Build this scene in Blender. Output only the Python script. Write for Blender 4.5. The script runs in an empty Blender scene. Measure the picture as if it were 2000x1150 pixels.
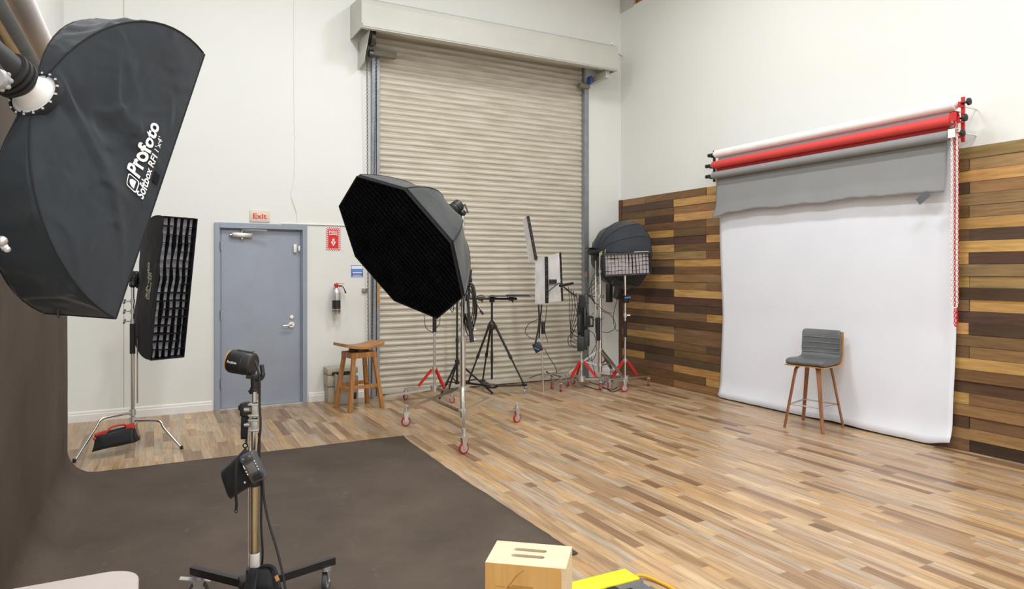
import bpy, bmesh, math, random
from mathutils import Vector, Matrix, Euler, noise
PI = math.pi
random.seed(7)
sc = bpy.context.scene
C = sc.collection

# ------------------------------------------------------------------ camera, light, exposure
CAMH = 1.60
cam = bpy.data.objects.new('camera', bpy.data.cameras.new('camera'))
C.objects.link(cam)
cam.location = (0, 0, CAMH)
cam.rotation_euler = (PI/2, 0, -math.radians(27.88))
cam.data.sensor_width = 36
cam.data.lens = 36*1322/2000
cam.data.shift_y = -(575-530)/2000
cam.data.clip_start = .05
sc.camera = cam
sc.view_settings.view_transform = 'Standard'
sc.view_settings.look = 'None'
sc.view_settings.gamma = 1
sc.view_settings.exposure = -0.04
w = bpy.data.worlds.new('world'); sc.world = w
w.use_nodes = True
w.node_tree.nodes['Background'].inputs[0].default_value = (.9, .95, 1, 1)
w.node_tree.nodes['Background'].inputs[1].default_value = .12

LAMP_W = 92
LAMP_SPOTS = [(x, y) for x in (1.1, 3.85) for y in (-1.8, 1.6, 5.2)]
for i, (x, y) in enumerate(LAMP_SPOTS):
    l = bpy.data.lights.new('ceiling_lamp', 'AREA'); l.shape = 'RECTANGLE'
    l.size = .28; l.size_y = 1.2; l.energy = LAMP_W*(1.2 if x < 2 else .95); l.color = (.975, .985, 1)
    o = bpy.data.objects.new('ceiling_lamp', l); C.objects.link(o); o.location = (x, y, 6.03)
l = bpy.data.lights.new('rear_fill', 'AREA'); l.shape = 'RECTANGLE'  # added soft fill from behind the camera; the wall there has no entrance
l.size = 5; l.size_y = 3; l.energy = 85; l.color = (.93, .97, 1)
o = bpy.data.objects.new('rear_fill', l); C.objects.link(o); o.location = (2.6, -3.8, 2.4)
o.rotation_euler = (math.radians(90), 0, 0)

# ------------------------------------------------------------------ measuring helpers (metres in the room)
_a = math.radians(27.88)
RX = Vector((math.cos(_a), -math.sin(_a), 0)); FW = Vector((math.sin(_a), math.cos(_a), 0)); UP = Vector((0, 0, 1))
def P(x, y, t):                     # point at distance t along the viewing direction
    return Vector((0, 0, CAMH)) + RX*((x-1000)/1322*t) + FW*t + UP*((530-y)/1322*t)
def PZ(x, y, z=0.):                 # point on the horizontal plane z
    return P(x, y, (z-CAMH)/((530-y)/1322))
def PY(x, y, Y=8.5):
    d = P(x, y, 1) - Vector((0, 0, CAMH)); return Vector((0, 0, CAMH)) + d*(Y/d.y)
def PX(x, y, X=6.38):
    d = P(x, y, 1) - Vector((0, 0, CAMH)); return Vector((0, 0, CAMH)) + d*(X/d.x)
def depth(p): return p[0]*FW.x + p[1]*FW.y

# ------------------------------------------------------------------ materials
MATS = {}
def nt(name):
    m = bpy.data.materials.new(name); m.use_nodes = True
    MATS[name] = m
    return m, m.node_tree.nodes, m.node_tree.links, m.node_tree.nodes['Principled BSDF']
def mat(name, col, rough=.5, metal=0., var=0., vscale=8., bump=0., bscale=60., stretch=(1, 1, 1), spec=.5, sheen=0., trans=0.):
    m, N, L, b = nt(name)
    b.inputs['Roughness'].default_value = rough
    b.inputs['Metallic'].default_value = metal
    b.inputs['Specular IOR Level'].default_value = spec
    b.inputs['Transmission Weight'].default_value = trans
    if sheen: b.inputs['Sheen Weight'].default_value = sheen
    tc = N.new('ShaderNodeTexCoord'); mp = N.new('ShaderNodeMapping'); mp.inputs['Scale'].default_value = stretch
    L.new(tc.outputs['Object'], mp.inputs[0])
    n = N.new('ShaderNodeTexNoise'); n.inputs['Scale'].default_value = vscale; n.inputs['Detail'].default_value = 5
    L.new(mp.outputs[0], n.inputs['Vector'])
    r = N.new('ShaderNodeValToRGB')
    v = var if var else .04
    r.color_ramp.elements[0].position = .3; r.color_ramp.elements[1].position = .7
    r.color_ramp.elements[0].color = (*[c*(1-v) for c in col], 1)
    r.color_ramp.elements[1].color = (*[min(1, c*(1+v)) for c in col], 1)
    L.new(n.outputs['Fac'], r.inputs[0]); L.new(r.outputs[0], b.inputs['Base Color'])
    if bump:
        n2 = N.new('ShaderNodeTexNoise'); n2.inputs['Scale'].default_value = bscale; n2.inputs['Detail'].default_value = 4
        L.new(mp.outputs[0], n2.inputs['Vector'])
        bp = N.new('ShaderNodeBump'); bp.inputs['Strength'].default_value = bump; bp.inputs['Distance'].default_value = .01
        L.new(n2.outputs['Fac'], bp.inputs['Height']); L.new(bp.outputs[0], b.inputs['Normal'])
    return m
def srgb(r, g, b):
    f = lambda c: c/12.92 if c <= .04045 else ((c+.055)/1.055)**2.4
    return (f(r/255), f(g/255), f(b/255))

wall_m = mat('wall_paint', (.775, .785, .755), .75, var=.015, vscale=.8, bump=.05, bscale=90)
ceil_m = mat('ceiling_paint', (.8, .8, .78), .9)
trim_m = mat('trim_paint', (.82, .81, .79), .45, var=.02)
seam_m = mat('wall_board_seam', (.55, .53, .49), .8)
grey_door = mat('grey_door_paint', srgb(150, 158, 172), .38, var=.05, vscale=3)
grey_frame = mat('grey_frame_paint', srgb(148, 158, 172), .42, var=.03, vscale=3)
chrome = mat('chrome', (.72, .71, .69), .22, 1., var=.05)
steel = mat('brushed_steel', (.55, .54, .52), .35, 1., var=.08)
galv = mat('galvanised_steel', srgb(150, 154, 160), .5, .55, var=.12, vscale=12)
dark_steel = mat('dark_steel', (.12, .115, .11), .4, .8)
alu = mat('cast_aluminium', (.62, .61, .60), .38, .8)
black_p = mat('black_plastic', (.018, .018, .02), .42)
black_m = mat('black_metal', (.02, .02, .021), .32, .1)
black_rub = mat('black_rubber', (.014, .014, .014), .7)
cable_m = mat('black_cable', (.013, .013, .014), .5)
grid_m = mat('black_grid_fabric', (.006, .0065, .010), .85, spec=.25)
darkgrey_p = mat('dark_grey_plastic', (.07, .072, .08), .45)
grey_p = mat('grey_knob_plastic', (.35, .35, .36), .5)
red_m = mat('red_anodised', (.62, .03, .03), .35, .2)
red_wheel = mat('red_wheel', (.42, .02, .025), .45)
white_p = mat('white_plastic', (.82, .81, .79), .4)
cream_p = mat('cream_painted_steel', srgb(192, 192, 184), .5, var=.04, vscale=2)
beige_p = mat('beige_plastic', srgb(178, 171, 152), .6, var=.08, vscale=6)
lightgrey_p = mat('light_grey_plastic', srgb(176, 172, 162), .5, var=.06, vscale=6)
diff_m = mat('white_diffuser_fabric', (.62, .62, .70), .9)
diff2_m = mat('white_led_fabric', (.70, .69, .69), .85, var=.08, vscale=5, bump=.4, bscale=9)
tape_m = mat('grey_tape', srgb(92, 96, 104), .6)
white_tape = mat('white_tape', (.75, .72, .70), .7, var=.05)
brass_m = mat('warm_steel_tube', (.54, .48, .33), .3, 1., var=.1)
redbag = mat('red_webbing', (.60, .035, .02), .7)
amber = mat('amber_gel', (.7, .32, .05), .4)
table_m = mat('white_table_laminate', srgb(180, 170, 166), .4, var=.02)
yellow_p = mat('yellow_plastic', (.90, .80, .03), .45, var=.03)
ramp_m = mat('grey_rubber_ramp', srgb(98, 100, 106), .6, var=.12, vscale=25, bump=.4, bscale=80)
ycord = mat('yellow_cord', (.75, .42, .02), .5)
paper_w = mat('white_seamless_paper', (.81, .84, .92), .85, var=.02, vscale=2.5, bump=.15, bscale=2.2)
paper_w2 = mat('pale_paper_roll', (.86, .83, .82), .8)
paper_r = mat('red_paper', srgb(214, 70, 66), .7, var=.03)
paper_g = mat('grey_paper', srgb(140, 141, 142), .8, var=.03, vscale=3, bump=.1, bscale=3)
core_m = mat('cardboard_core', (.5, .38, .22), .8)
poleyel = mat('yellow_pine_pole', (.62, .40, .14), .5, var=.15, vscale=6, stretch=(6, 1, 6))
textw = mat('white_print', (.85, .85, .86), .6)
textg = mat('gold_grey_print', srgb(206, 202, 178), .6)
textr = mat('red_print', srgb(214, 62, 48), .5)
sign_m = mat('sign_plate', srgb(222, 208, 192), .5)
fire_red = mat('fire_sign_red', srgb(214, 48, 44), .45)
blue_m = mat('blue_sign_plate', srgb(70, 98, 176), .45, var=.1)
blue2_m = mat('blue_sign_light_band', srgb(90, 150, 220), .45)
strobe_m = mat('strobe_black', (.018, .019, .022), .45)
screen_m = mat('grey_lcd', (.16, .15, .14), .25)
leather = mat('grey_leather', srgb(92, 95, 96), .42, var=.06, vscale=20, bump=.25, bscale=220)
blue_led = mat('blue_plastic_band', (.05, .2, .6), .4)
gold_label = mat('orange_label', (.55, .25, .05), .6)

def fabric(name, col, wr=.6, sheen=.25):
    m, N, L, b = nt(name)
    b.inputs['Roughness'].default_value = .8; b.inputs['Specular IOR Level'].default_value = .35
    b.inputs['Sheen Weight'].default_value = sheen; b.inputs['Sheen Roughness'].default_value = .4
    tc = N.new('ShaderNodeTexCoord')
    n = N.new('ShaderNodeTexNoise'); n.inputs['Scale'].default_value = 3.2; n.inputs['Detail'].default_value = 3; n.inputs['Distortion'].default_value = .8
    L.new(tc.outputs['Object'], n.inputs['Vector'])
    r = N.new('ShaderNodeValToRGB'); r.color_ramp.elements[0].position = .3; r.color_ramp.elements[1].position = .75
    r.color_ramp.elements[0].color = (*[c*.85 for c in col], 1); r.color_ramp.elements[1].color = (*[c*1.2 for c in col], 1)
    L.new(n.outputs['Fac'], r.inputs[0]); L.new(r.outputs[0], b.inputs['Base Color'])
    v = N.new('ShaderNodeTexNoise'); v.inputs['Scale'].default_value = 4.5; v.inputs['Detail'].default_value = 2.5; v.inputs['Distortion'].default_value = 1.6
    try: v.noise_type = 'RIDGED_MULTIFRACTAL'
    except Exception: pass
    L.new(tc.outputs['Object'], v.inputs['Vector'])
    bp = N.new('ShaderNodeBump'); bp.inputs['Strength'].default_value = wr; bp.inputs['Distance'].default_value = .012
    L.new(v.outputs['Fac'], bp.inputs['Height'])
    n3 = N.new('ShaderNodeTexNoise'); n3.inputs['Scale'].default_value = 450
    L.new(tc.outputs['Object'], n3.inputs['Vector'])
    bp2 = N.new('ShaderNodeBump'); bp2.inputs['Strength'].default_value = .2; bp2.inputs['Distance'].default_value = .002
    L.new(n3.outputs['Fac'], bp2.inputs['Height']); L.new(bp.outputs[0], bp2.inputs['Normal'])
    L.new(bp2.outputs[0], b.inputs['Normal'])
    return m
fab_big = fabric('softbox_black_nylon', (.022, .029, .037), 1.)
fab_blk = fabric('black_nylon', (.014, .015, .018), .4, .08)
fab_oct = fabric('octa_grey_black_nylon', (.042, .048, .049), .35)
fab_round = fabric('round_dark_nylon', (.034, .040, .050), .5)

def wood(name, c1, c2, axis=2, scale=1., rough=.5):
    m, N, L, b = nt(name)
    b.inputs['Roughness'].default_value = rough
    tc = N.new('ShaderNodeTexCoord'); mp = N.new('ShaderNodeMapping')
    s = [14*scale]*3; s[axis] = 1.2*scale; mp.inputs['Scale'].default_value = s
    L.new(tc.outputs['Object'], mp.inputs[0])
    n = N.new('ShaderNodeTexNoise'); n.inputs['Scale'].default_value = 2.5; n.inputs['Detail'].default_value = 8; n.inputs['Distortion'].default_value = .7
    L.new(mp.outputs[0], n.inputs['Vector'])
    r = N.new('ShaderNodeValToRGB'); r.color_ramp.elements[0].position = .32; r.color_ramp.elements[1].position = .68
    r.color_ramp.elements[0].color = (*c1, 1); r.color_ramp.elements[1].color = (*c2, 1)
    L.new(n.outputs['Fac'], r.inputs[0]); L.new(r.outputs[0], b.inputs['Base Color'])
    bp = N.new('ShaderNodeBump'); bp.inputs['Strength'].default_value = .15; bp.inputs['Distance'].default_value = .003
    L.new(n.outputs['Fac'], bp.inputs['Height']); L.new(bp.outputs[0], b.inputs['Normal'])
    return m
stool_w = wood('oak_stool_wood', srgb(150, 98, 50), srgb(190, 136, 78))
walnut = wood('walnut_wood', srgb(122, 74, 44), srgb(158, 104, 66))
ply_edge = wood('light_walnut_edge', srgb(176, 118, 52), srgb(204, 150, 84), 0)
birch = wood('birch_plywood_top', srgb(216, 194, 160), srgb(228, 210, 180), 0, 1.2)
birch_face = wood('varnished_plywood_face', srgb(198, 154, 88), srgb(212, 170, 104), 2, .6)
beam_w = wood('orange_beam_wood', srgb(150, 84, 20), srgb(196, 120, 40), 1)

def floor_material():
    m, N, L, b = nt('laminate_strip_floor')
    def math_(op, a, bb=None, c=None):
        n = N.new('ShaderNodeMath'); n.operation = op
        for i, v in enumerate((a, bb, c)):
            if v is None: continue
            if isinstance(v, (int, float)): n.inputs[i].default_value = v
            else: L.new(v, n.inputs[i])
        return n.outputs[0]
    tc = N.new('ShaderNodeTexCoord'); sp = N.new('ShaderNodeSeparateXYZ'); L.new(tc.outputs['Object'], sp.inputs[0])
    W = .0745
    xs = math_('DIVIDE', sp.outputs[0], W); row = math_('FLOOR', xs)
    def wn(vec_a, vec_b):
        cb = N.new('ShaderNodeCombineXYZ')
        for i, v in enumerate((vec_a, vec_b)):
            if isinstance(v, (int, float)): cb.inputs[i].default_value = v
            else: L.new(v, cb.inputs[i])
        n = N.new('ShaderNodeTexWhiteNoise'); n.noise_dimensions = '2D'; L.new(cb.outputs[0], n.inputs['Vector']); return n
    r1 = wn(row, 3.3); r2 = wn(row, 9.1)
    Ln = math_('MULTIPLY_ADD', r1.outputs['Value'], .36, .56)
    ys = math_('ADD', math_('DIVIDE', sp.outputs[1], Ln), math_('MULTIPLY', r2.outputs['Value'], 17.))
    # make board lengths uneven
    seg0 = math_('FLOOR', ys); fr = math_('FRACT', ys)
    cut = math_('MULTIPLY_ADD', wn(row, seg0).outputs['Value'], .7, .15)
    half = math_('GREATER_THAN', fr, cut)
    big = math_('GREATER_THAN', wn(seg0, row).outputs['Value'], .62)
    seg = math_('ADD', math_('MULTIPLY', seg0, 2.), math_('MULTIPLY', half, big))
    cell = wn(row, seg)
    ramp = N.new('ShaderNodeValToRGB'); cr = ramp.color_ramp; cr.interpolation = 'LINEAR'
    stops = [(0, (138, 110, 86)), (.10, (160, 130, 100)), (.22, (182, 153, 120)), (.38, (194, 164, 126)), (.52, (198, 172, 141)), (.66, (184, 168, 148)), (.80, (208, 181, 146)), (.92, (200, 163, 114)), (1, (216, 193, 160))]
    while len(cr.elements) < len(stops): cr.elements.new(.5)
    for e, (p, c) in zip(cr.elements, stops): e.position = p; e.color = (*srgb(*c), 1)
    L.new(cell.outputs['Value'], ramp.inputs[0])
    # grain, shifted per board
    off = N.new('ShaderNodeVectorMath'); off.operation = 'MULTIPLY_ADD'
    L.new(cell.outputs['Color'], off.inputs[0]); off.inputs[1].default_value = (40, 40, 40)
    sc_ = N.new('ShaderNodeMapping'); sc_.inputs['Scale'].default_value = (26, 1.9, 1); L.new(tc.outputs['Object'], sc_.inputs[0])
    L.new(sc_.outputs[0], off.inputs[2])
    n = N.new('ShaderNodeTexNoise'); n.inputs['Scale'].default_value = 1.; n.inputs['Detail'].default_value = 6; n.inputs['Distortion'].default_value = 1.1
    L.new(off.outputs[0], n.inputs['Vector'])
    g = N.new('ShaderNodeValToRGB'); g.color_ramp.elements[0].position = .28; g.color_ramp.elements[1].position = .66
    g.color_ramp.elements[0].color = (.60, .55, .50, 1); g.color_ramp.elements[1].color = (1.06, 1.05, 1.04, 1)
    L.new(n.outputs['Fac'], g.inputs[0])
    mx = N.new('ShaderNodeMix'); mx.data_type = 'RGBA'; mx.blend_type = 'MULTIPLY'; mx.inputs[0].default_value = .85
    L.new(ramp.outputs[0], mx.inputs[6]); L.new(g.outputs[0], mx.inputs[7])
    scf = N.new('ShaderNodeMapping'); scf.inputs['Scale'].default_value = (120, 3.5, 1); L.new(tc.outputs['Object'], scf.inputs[0])
    off2 = N.new('ShaderNodeVectorMath'); off2.operation = 'MULTIPLY_ADD'; L.new(cell.outputs['Color'], off2.inputs[0]); off2.inputs[1].default_value = (90, 30, 9); L.new(scf.outputs[0], off2.inputs[2])
    nf = N.new('ShaderNodeTexNoise'); nf.inputs['Scale'].default_value = 1.; nf.inputs['Detail'].default_value = 4; nf.inputs['Distortion'].default_value = .6; L.new(off2.outputs[0], nf.inputs['Vector'])
    gf = N.new('ShaderNodeValToRGB'); gf.color_ramp.elements[0].position = .25; gf.color_ramp.elements[1].position = .7
    gf.color_ramp.elements[0].color = (.66, .60, .54, 1); gf.color_ramp.elements[1].color = (1.1, 1.1, 1.1, 1); L.new(nf.outputs['Fac'], gf.inputs[0])
    mxf = N.new('ShaderNodeMix'); mxf.data_type = 'RGBA'; mxf.blend_type = 'MULTIPLY'; mxf.inputs[0].default_value = .8; L.new(mx.outputs[2], mxf.inputs[6]); L.new(gf.outputs[0], mxf.inputs[7])
    # knots / blotches
    n4 = N.new('ShaderNodeTexNoise'); n4.inputs['Scale'].default_value = .35; n4.inputs['Detail'].default_value = 3
    L.new(off.outputs[0], n4.inputs['Vector'])
    k = N.new('ShaderNodeValToRGB'); k.color_ramp.elements[0].position = .30; k.color_ramp.elements[1].position = .45
    k.color_ramp.elements[0].color = (.72, .64, .58, 1); k.color_ramp.elements[1].color = (1, 1, 1, 1)
    L.new(n4.outputs['Fac'], k.inputs[0])
    mx2 = N.new('ShaderNodeMix'); mx2.data_type = 'RGBA'; mx2.blend_type = 'MULTIPLY'; mx2.inputs[0].default_value = 1
    L.new(mxf.outputs[2], mx2.inputs[6]); L.new(k.outputs[0], mx2.inputs[7])
    # seams
    fx = math_('FRACT', xs); ex = math_('LESS_THAN', math_('ABSOLUTE', math_('SUBTRACT', fx, .5)), .487)
    mx3 = N.new('ShaderNodeMix'); mx3.data_type = 'RGBA'; mx3.blend_type = 'MIX'
    L.new(math_('MULTIPLY_ADD', ex, .35, .65), mx3.inputs[0]); mx3.inputs[6].default_value = (.16, .10, .06, 1)
    L.new(mx2.outputs[2], mx3.inputs[7])
    L.new(mx3.outputs[2], b.inputs['Base Color'])
    rr = math_('MULTIPLY_ADD', n.outputs['Fac'], .12, .27)
    L.new(rr, b.inputs['Roughness']); b.inputs['Specular IOR Level'].default_value = .45
    bp = N.new('ShaderNodeBump'); bp.inputs['Strength'].default_value = .12; bp.inputs['Distance'].default_value = .002
    L.new(n.outputs['Fac'], bp.inputs['Height']); L.new(bp.outputs[0], b.inputs['Normal'])
    return m
floor_m = floor_material()

def canvas_material():
    m, N, L, b = nt('painted_brown_canvas')
    b.inputs['Roughness'].default_value = .72
    tc = N.new('ShaderNodeTexCoord')
    n = N.new('ShaderNodeTexNoise'); n.inputs['Scale'].default_value = 1.5; n.inputs['Detail'].default_value = 7; n.inputs['Roughness'].default_value = .62
    L.new(tc.outputs['Object'], n.inputs['Vector'])
    r = N.new('ShaderNodeValToRGB'); r.color_ramp.elements[0].position = .3; r.color_ramp.elements[1].position = .72
    r.color_ramp.elements[0].color = (*srgb(64, 53, 44), 1); r.color_ramp.elements[1].color = (*srgb(88, 75, 64), 1)
    L.new(n.outputs['Fac'], r.inputs[0])
    n2 = N.new('ShaderNodeTexNoise'); n2.inputs['Scale'].default_value = 7; n2.inputs['Detail'].default_value = 12; n2.inputs['Roughness'].default_value = .75; n2.inputs['Distortion'].default_value = 1.
    L.new(tc.outputs['Object'], n2.inputs['Vector'])
    r2 = N.new('ShaderNodeValToRGB'); r2.color_ramp.elements[0].position = .60; r2.color_ramp.elements[1].position = .76
    r2.color_ramp.elements[0].color = (0, 0, 0, 1); r2.color_ramp.elements[1].color = (.28, .28, .28, 1)
    L.new(n2.outputs['Fac'], r2.inputs[0])
    mx = N.new('ShaderNodeMix'); mx.data_type = 'RGBA'; L.new(r2.outputs[0], mx.inputs[0]); L.new(r.outputs[0], mx.inputs[6]); mx.inputs[7].default_value = (*srgb(170, 158, 146), 1)
    L.new(mx.outputs[2], b.inputs['Base Color'])
    bp = N.new('ShaderNodeBump'); bp.inputs['Strength'].default_value = .25; bp.inputs['Distance'].default_value = .01
    L.new(n2.outputs['Fac'], bp.inputs['Height']); L.new(bp.outputs[0], b.inputs['Normal'])
    return m
canvas_m = canvas_material()

def clad_material():
    m, N, L, b = nt('reclaimed_wood_boards')
    b.inputs['Roughness'].default_value = .6
    at = N.new('ShaderNodeAttribute'); at.attribute_name = 'board'
    tc = N.new('ShaderNodeTexCoord'); mp = N.new('ShaderNodeMapping'); mp.inputs['Scale'].default_value = (6, 2.2, 26)
    L.new(tc.outputs['Object'], mp.inputs[0])
    n = N.new('ShaderNodeTexNoise'); n.inputs['Scale'].default_value = 1.3; n.inputs['Detail'].default_value = 7; n.inputs['Distortion'].default_value = .8
    L.new(mp.outputs[0], n.inputs['Vector'])
    g = N.new('ShaderNodeValToRGB'); g.color_ramp.elements[0].position = .3; g.color_ramp.elements[1].position = .7
    g.color_ramp.elements[0].color = (.62, .58, .55, 1); g.color_ramp.elements[1].color = (1.14, 1.13, 1.12, 1)
    L.new(n.outputs['Fac'], g.inputs[0])
    mx = N.new('ShaderNodeMix'); mx.data_type = 'RGBA'; mx.blend_type = 'MULTIPLY'; mx.inputs[0].default_value = .9
    L.new(at.outputs['Color'], mx.inputs[6]); L.new(g.outputs[0], mx.inputs[7]); L.new(mx.outputs[2], b.inputs['Base Color'])
    bp = N.new('ShaderNodeBump'); bp.inputs['Strength'].default_value = .2; bp.inputs['Distance'].default_value = .004
    L.new(n.outputs['Fac'], bp.inputs['Height']); L.new(bp.outputs[0], b.inputs['Normal'])
    return m
clad_m = clad_material()

def shutter_material():
    m, N, L, b = nt('beige_shutter_paint')
    b.inputs['Roughness'].default_value = .48
    tc = N.new('ShaderNodeTexCoord'); mp = N.new('ShaderNodeMapping'); mp.inputs['Scale'].default_value = (1, 1, 9)
    L.new(tc.outputs['Object'], mp.inputs[0])
    n = N.new('ShaderNodeTexNoise'); n.inputs['Scale'].default_value = 2.2; n.inputs['Detail'].default_value = 6; L.new(mp.outputs[0], n.inputs['Vector'])
    r = N.new('ShaderNodeValToRGB'); r.color_ramp.elements[0].position = .3; r.color_ramp.elements[1].position = .6
    r.color_ramp.elements[0].color = (*srgb(190, 182, 164), 1); r.color_ramp.elements[1].color = (*srgb(210, 204, 190), 1)
    L.new(n.outputs['Fac'], r.inputs[0]); L.new(r.outputs[0], b.inputs['Base Color'])
    return m
shut_m = shutter_material()

# ------------------------------------------------------------------ mesh builder
def wm(o):
    m = o.matrix_basis.copy()
    while o.parent: o = o.parent; m = o.matrix_basis @ m
    return m
KEEP = {'lettering', 'scale_marks', 'label_print', 'button_print', 'stitched_ridges', 'beads', 'red_field', 'white_lines', 'ring_studs', 'faded_stamp', 'curtain'}
class MB:
    def __init__(s): s.v = []; s.f = []; s.mi = []; s.m = 0; s.col = []; s.c = None
    def add(s, vs, fs):
        k = len(s.v); s.v += [Vector(p) for p in vs]
        for f in fs: s.f.append([i+k for i in f]); s.mi.append(s.m); s.col.append(s.c)
        return s
    def box(s, x0, x1, y0, y1, z0, z1, M=None):
        vs = [Vector((x, y, z)) for z in (z0, z1) for y in (y0, y1) for x in (x0, x1)]
        if M is not None: vs = [M @ p for p in vs]
        return s.add(vs, [(0, 2, 3, 1), (4, 5, 7, 6), (0, 1, 5, 4), (2, 6, 7, 3), (0, 4, 6, 2), (1, 3, 7, 5)])
    def rbox(s, x0, x1, y0, y1, z0, z1, b=.01, M=None, seg=2):     # rounded box
        bm = bmesh.new(); bmesh.ops.create_cube(bm, size=1)
        for v in bm.verts: v.co = Vector(((x0+x1)/2+v.co.x*(x1-x0), (y0+y1)/2+v.co.y*(y1-y0), (z0+z1)/2+v.co.z*(z1-z0)))
        bmesh.ops.bevel(bm, geom=list(bm.edges), offset=b, segments=seg, affect='EDGES', profile=.5)
        bm.verts.index_update()
        vs = [v.co.copy() for v in bm.verts]; fs = [[v.index for v in f.verts] for f in bm.faces]; bm.free()
        if M is not None: vs = [M @ p for p in vs]
        return s.add(vs, fs)
    def bar(s, a, b, w, h=None, up=(0, 0, 1), w2=None, h2=None):    # rectangular bar a->b
        h = w if h is None else h; w2 = w if w2 is None else w2; h2 = h if h2 is None else h2
        a = Vector(a); b = Vector(b); d = (b-a).normalized(); up = Vector(up)
        if abs(d.dot(up)) > .98: up = Vector((1, 0, 0))
        sx = d.cross(up).normalized(); sy = sx.cross(d).normalized()
        vs = []
        for p, ww, hh in ((a, w, h), (b, w2, h2)):
            vs += [p+sx*ww/2*i+sy*hh/2*j for i, j in ((-1, -1), (1, -1), (1, 1), (-1, 1))]
        return s.add(vs, [(0, 1, 2, 3), (7, 6, 5, 4), (0, 4, 5, 1), (1, 5, 6, 2), (2, 6, 7, 3), (3, 7, 4, 0)])
    def tube(s, pts, r, seg=10, caps=True, closed=False):
        pts = [Vector(p) for p in pts]; n = len(pts)
        rs = r if isinstance(r, (list, tuple)) else [r]*n
        prev = None; vs = []
        for i, p in enumerate(pts):
            if closed: d = (pts[(i+1) % n]-pts[i-1]).normalized()
            else: d = (pts[min(i+1, n-1)]-pts[max(i-1, 0)]).normalized()
            if prev is None:
                u = d.orthogonal().normalized()
            else:
                u = (prev-d*prev.dot(d)); u = u.normalized() if u.length > 1e-6 else d.orthogonal().normalized()
            prev = u; q = d.cross(u)
            vs += [p+(u*math.cos(2*PI*k/seg)+q*math.sin(2*PI*k/seg))*rs[i] for k in range(seg)]
        fs = []
        for i in range(n if closed else n-1):
            j = (i+1) % n
            for k in range(seg):
                fs.append((i*seg+k, i*seg+(k+1) % seg, j*seg+(k+1) % seg, j*seg+k))
        if caps and not closed:
            fs.append(tuple(range(seg-1, -1, -1))); fs.append(tuple((n-1)*seg+k for k in range(seg)))
        return s.add(vs, fs)
    def cyl(s, a, b, r, r2=None, seg=20):
        return s.tube([a, b], [r, r if r2 is None else r2], seg)
    def lathe(s, prof, o=(0, 0, 0), ax=(0, 0, 1), seg=28, a0=0, a1=2*PI):     # prof: (radius, along)
        o = Vector(o); ax = Vector(ax).normalized(); u = ax.orthogonal().normalized(); q = ax.cross(u)
        full = abs(a1-a0-2*PI) < 1e-6; nn = seg if full else seg+1
        vs = []
        for r, h in prof:
            vs += [o+ax*h+(u*math.cos(a0+(a1-a0)*k/seg)+q*math.sin(a0+(a1-a0)*k/seg))*max(r, 1e-5) for k in range(nn)]
        fs = []
        for i in range(len(prof)-1):
            for k in range(seg):
                k2 = (k+1) % nn if full else k+1
                fs.append((i*nn+k, i*nn+k2, (i+1)*nn+k2, (i+1)*nn+k))
        return s.add(vs, fs)
    def grid(s, fn, nu, nv, flip=False):
        vs = [fn(i/nu, j/nv) for j in range(nv+1) for i in range(nu+1)]
        fs = []
        for j in range(nv):
            for i in range(nu):
                a = j*(nu+1)+i; q = (a, a+1, a+nu+2, a+nu+1)
                fs.append(q[::-1] if flip else q)
        return s.add(vs, fs)
    def prism(s, poly, ex):               # planar polygon extruded by vector ex
        n = len(poly); ex = Vector(ex); vs = [Vector(p) for p in poly]; vs += [p+ex for p in vs[:n]]
        fs = [tuple(range(n-1, -1, -1)), tuple(range(n, 2*n))] + [(i, (i+1) % n, n+(i+1) % n, n+i) for i in range(n)]
        return s.add(vs, fs)
    def sph(s, c, r, sx=1, sy=1, sz=1, seg=16):
        c = Vector(c)
        vs = []; n = seg//2
        for i in range(n+1):
            th = PI*i/n
            for k in range(seg):
                vs.append(c+Vector((r*sx*math.sin(th)*math.cos(2*PI*k/seg), r*sy*math.sin(th)*math.sin(2*PI*k/seg), r*sz*math.cos(th))))
        fs = [(i*seg+k, i*seg+(k+1) % seg, (i+1)*seg+(k+1) % seg, (i+1)*seg+k) for i in range(n) for k in range(seg)]
        return s.add(vs, fs)
    def pillow(s, p00, p10, p11, p01, th, pinch=.12, n=12, bulge=None):     # stuffed cushion between four corners
        p00, p10, p11, p01 = map(Vector, (p00, p10, p11, p01))
        nrm = (p10-p00).cross(p01-p00).normalized(); c = (p00+p10+p11+p01)/4
        def pt(u, v, sgn):
            p = p00*(1-u)*(1-v)+p10*u*(1-v)+p11*u*v+p01*(1-u)*v
            a, b = 2*u-1, 2*v-1
            k = pinch*((1-a*a)*b*b+(1-b*b)*a*a)
            p = p+(c-p)*k
            t = th/2*((1-a**4)*(1-b**4))**.5
            t *= 1+.18*noise.noise(p*14)
            return p+nrm*sgn*t
        s.grid(lambda u, v: pt(u, v, 1), n, n); s.grid(lambda u, v: pt(u, v, -1), n, n, True)
        return s
    def pieces(s):
        n = len(s.v); pr = list(range(n))
        def find(a):
            while pr[a] != a: pr[a] = pr[pr[a]]; a = pr[a]
            return a
        for f in s.f:
            r = find(f[0])
            for i in f[1:]:
                q = find(i)
                if q != r: pr[q] = r
        isl = {}
        for fi, f in enumerate(s.f): isl.setdefault(find(f[0]), []).append(fi)
        keys = list(isl)
        if len(keys) < 2 or len(keys) > 400: return [list(range(len(s.f)))]
        bb = []
        for k in keys:
            ps = [s.v[i] for fi in isl[k] for i in s.f[fi]]
            lo = Vector([min(p[j] for p in ps) for j in range(3)]); hi = Vector([max(p[j] for p in ps) for j in range(3)]); bb.append((lo, hi, max(hi-lo)))
        g = list(range(len(keys)))
        def fg(a):
            while g[a] != a: g[a] = g[g[a]]; a = g[a]
            return a
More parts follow.
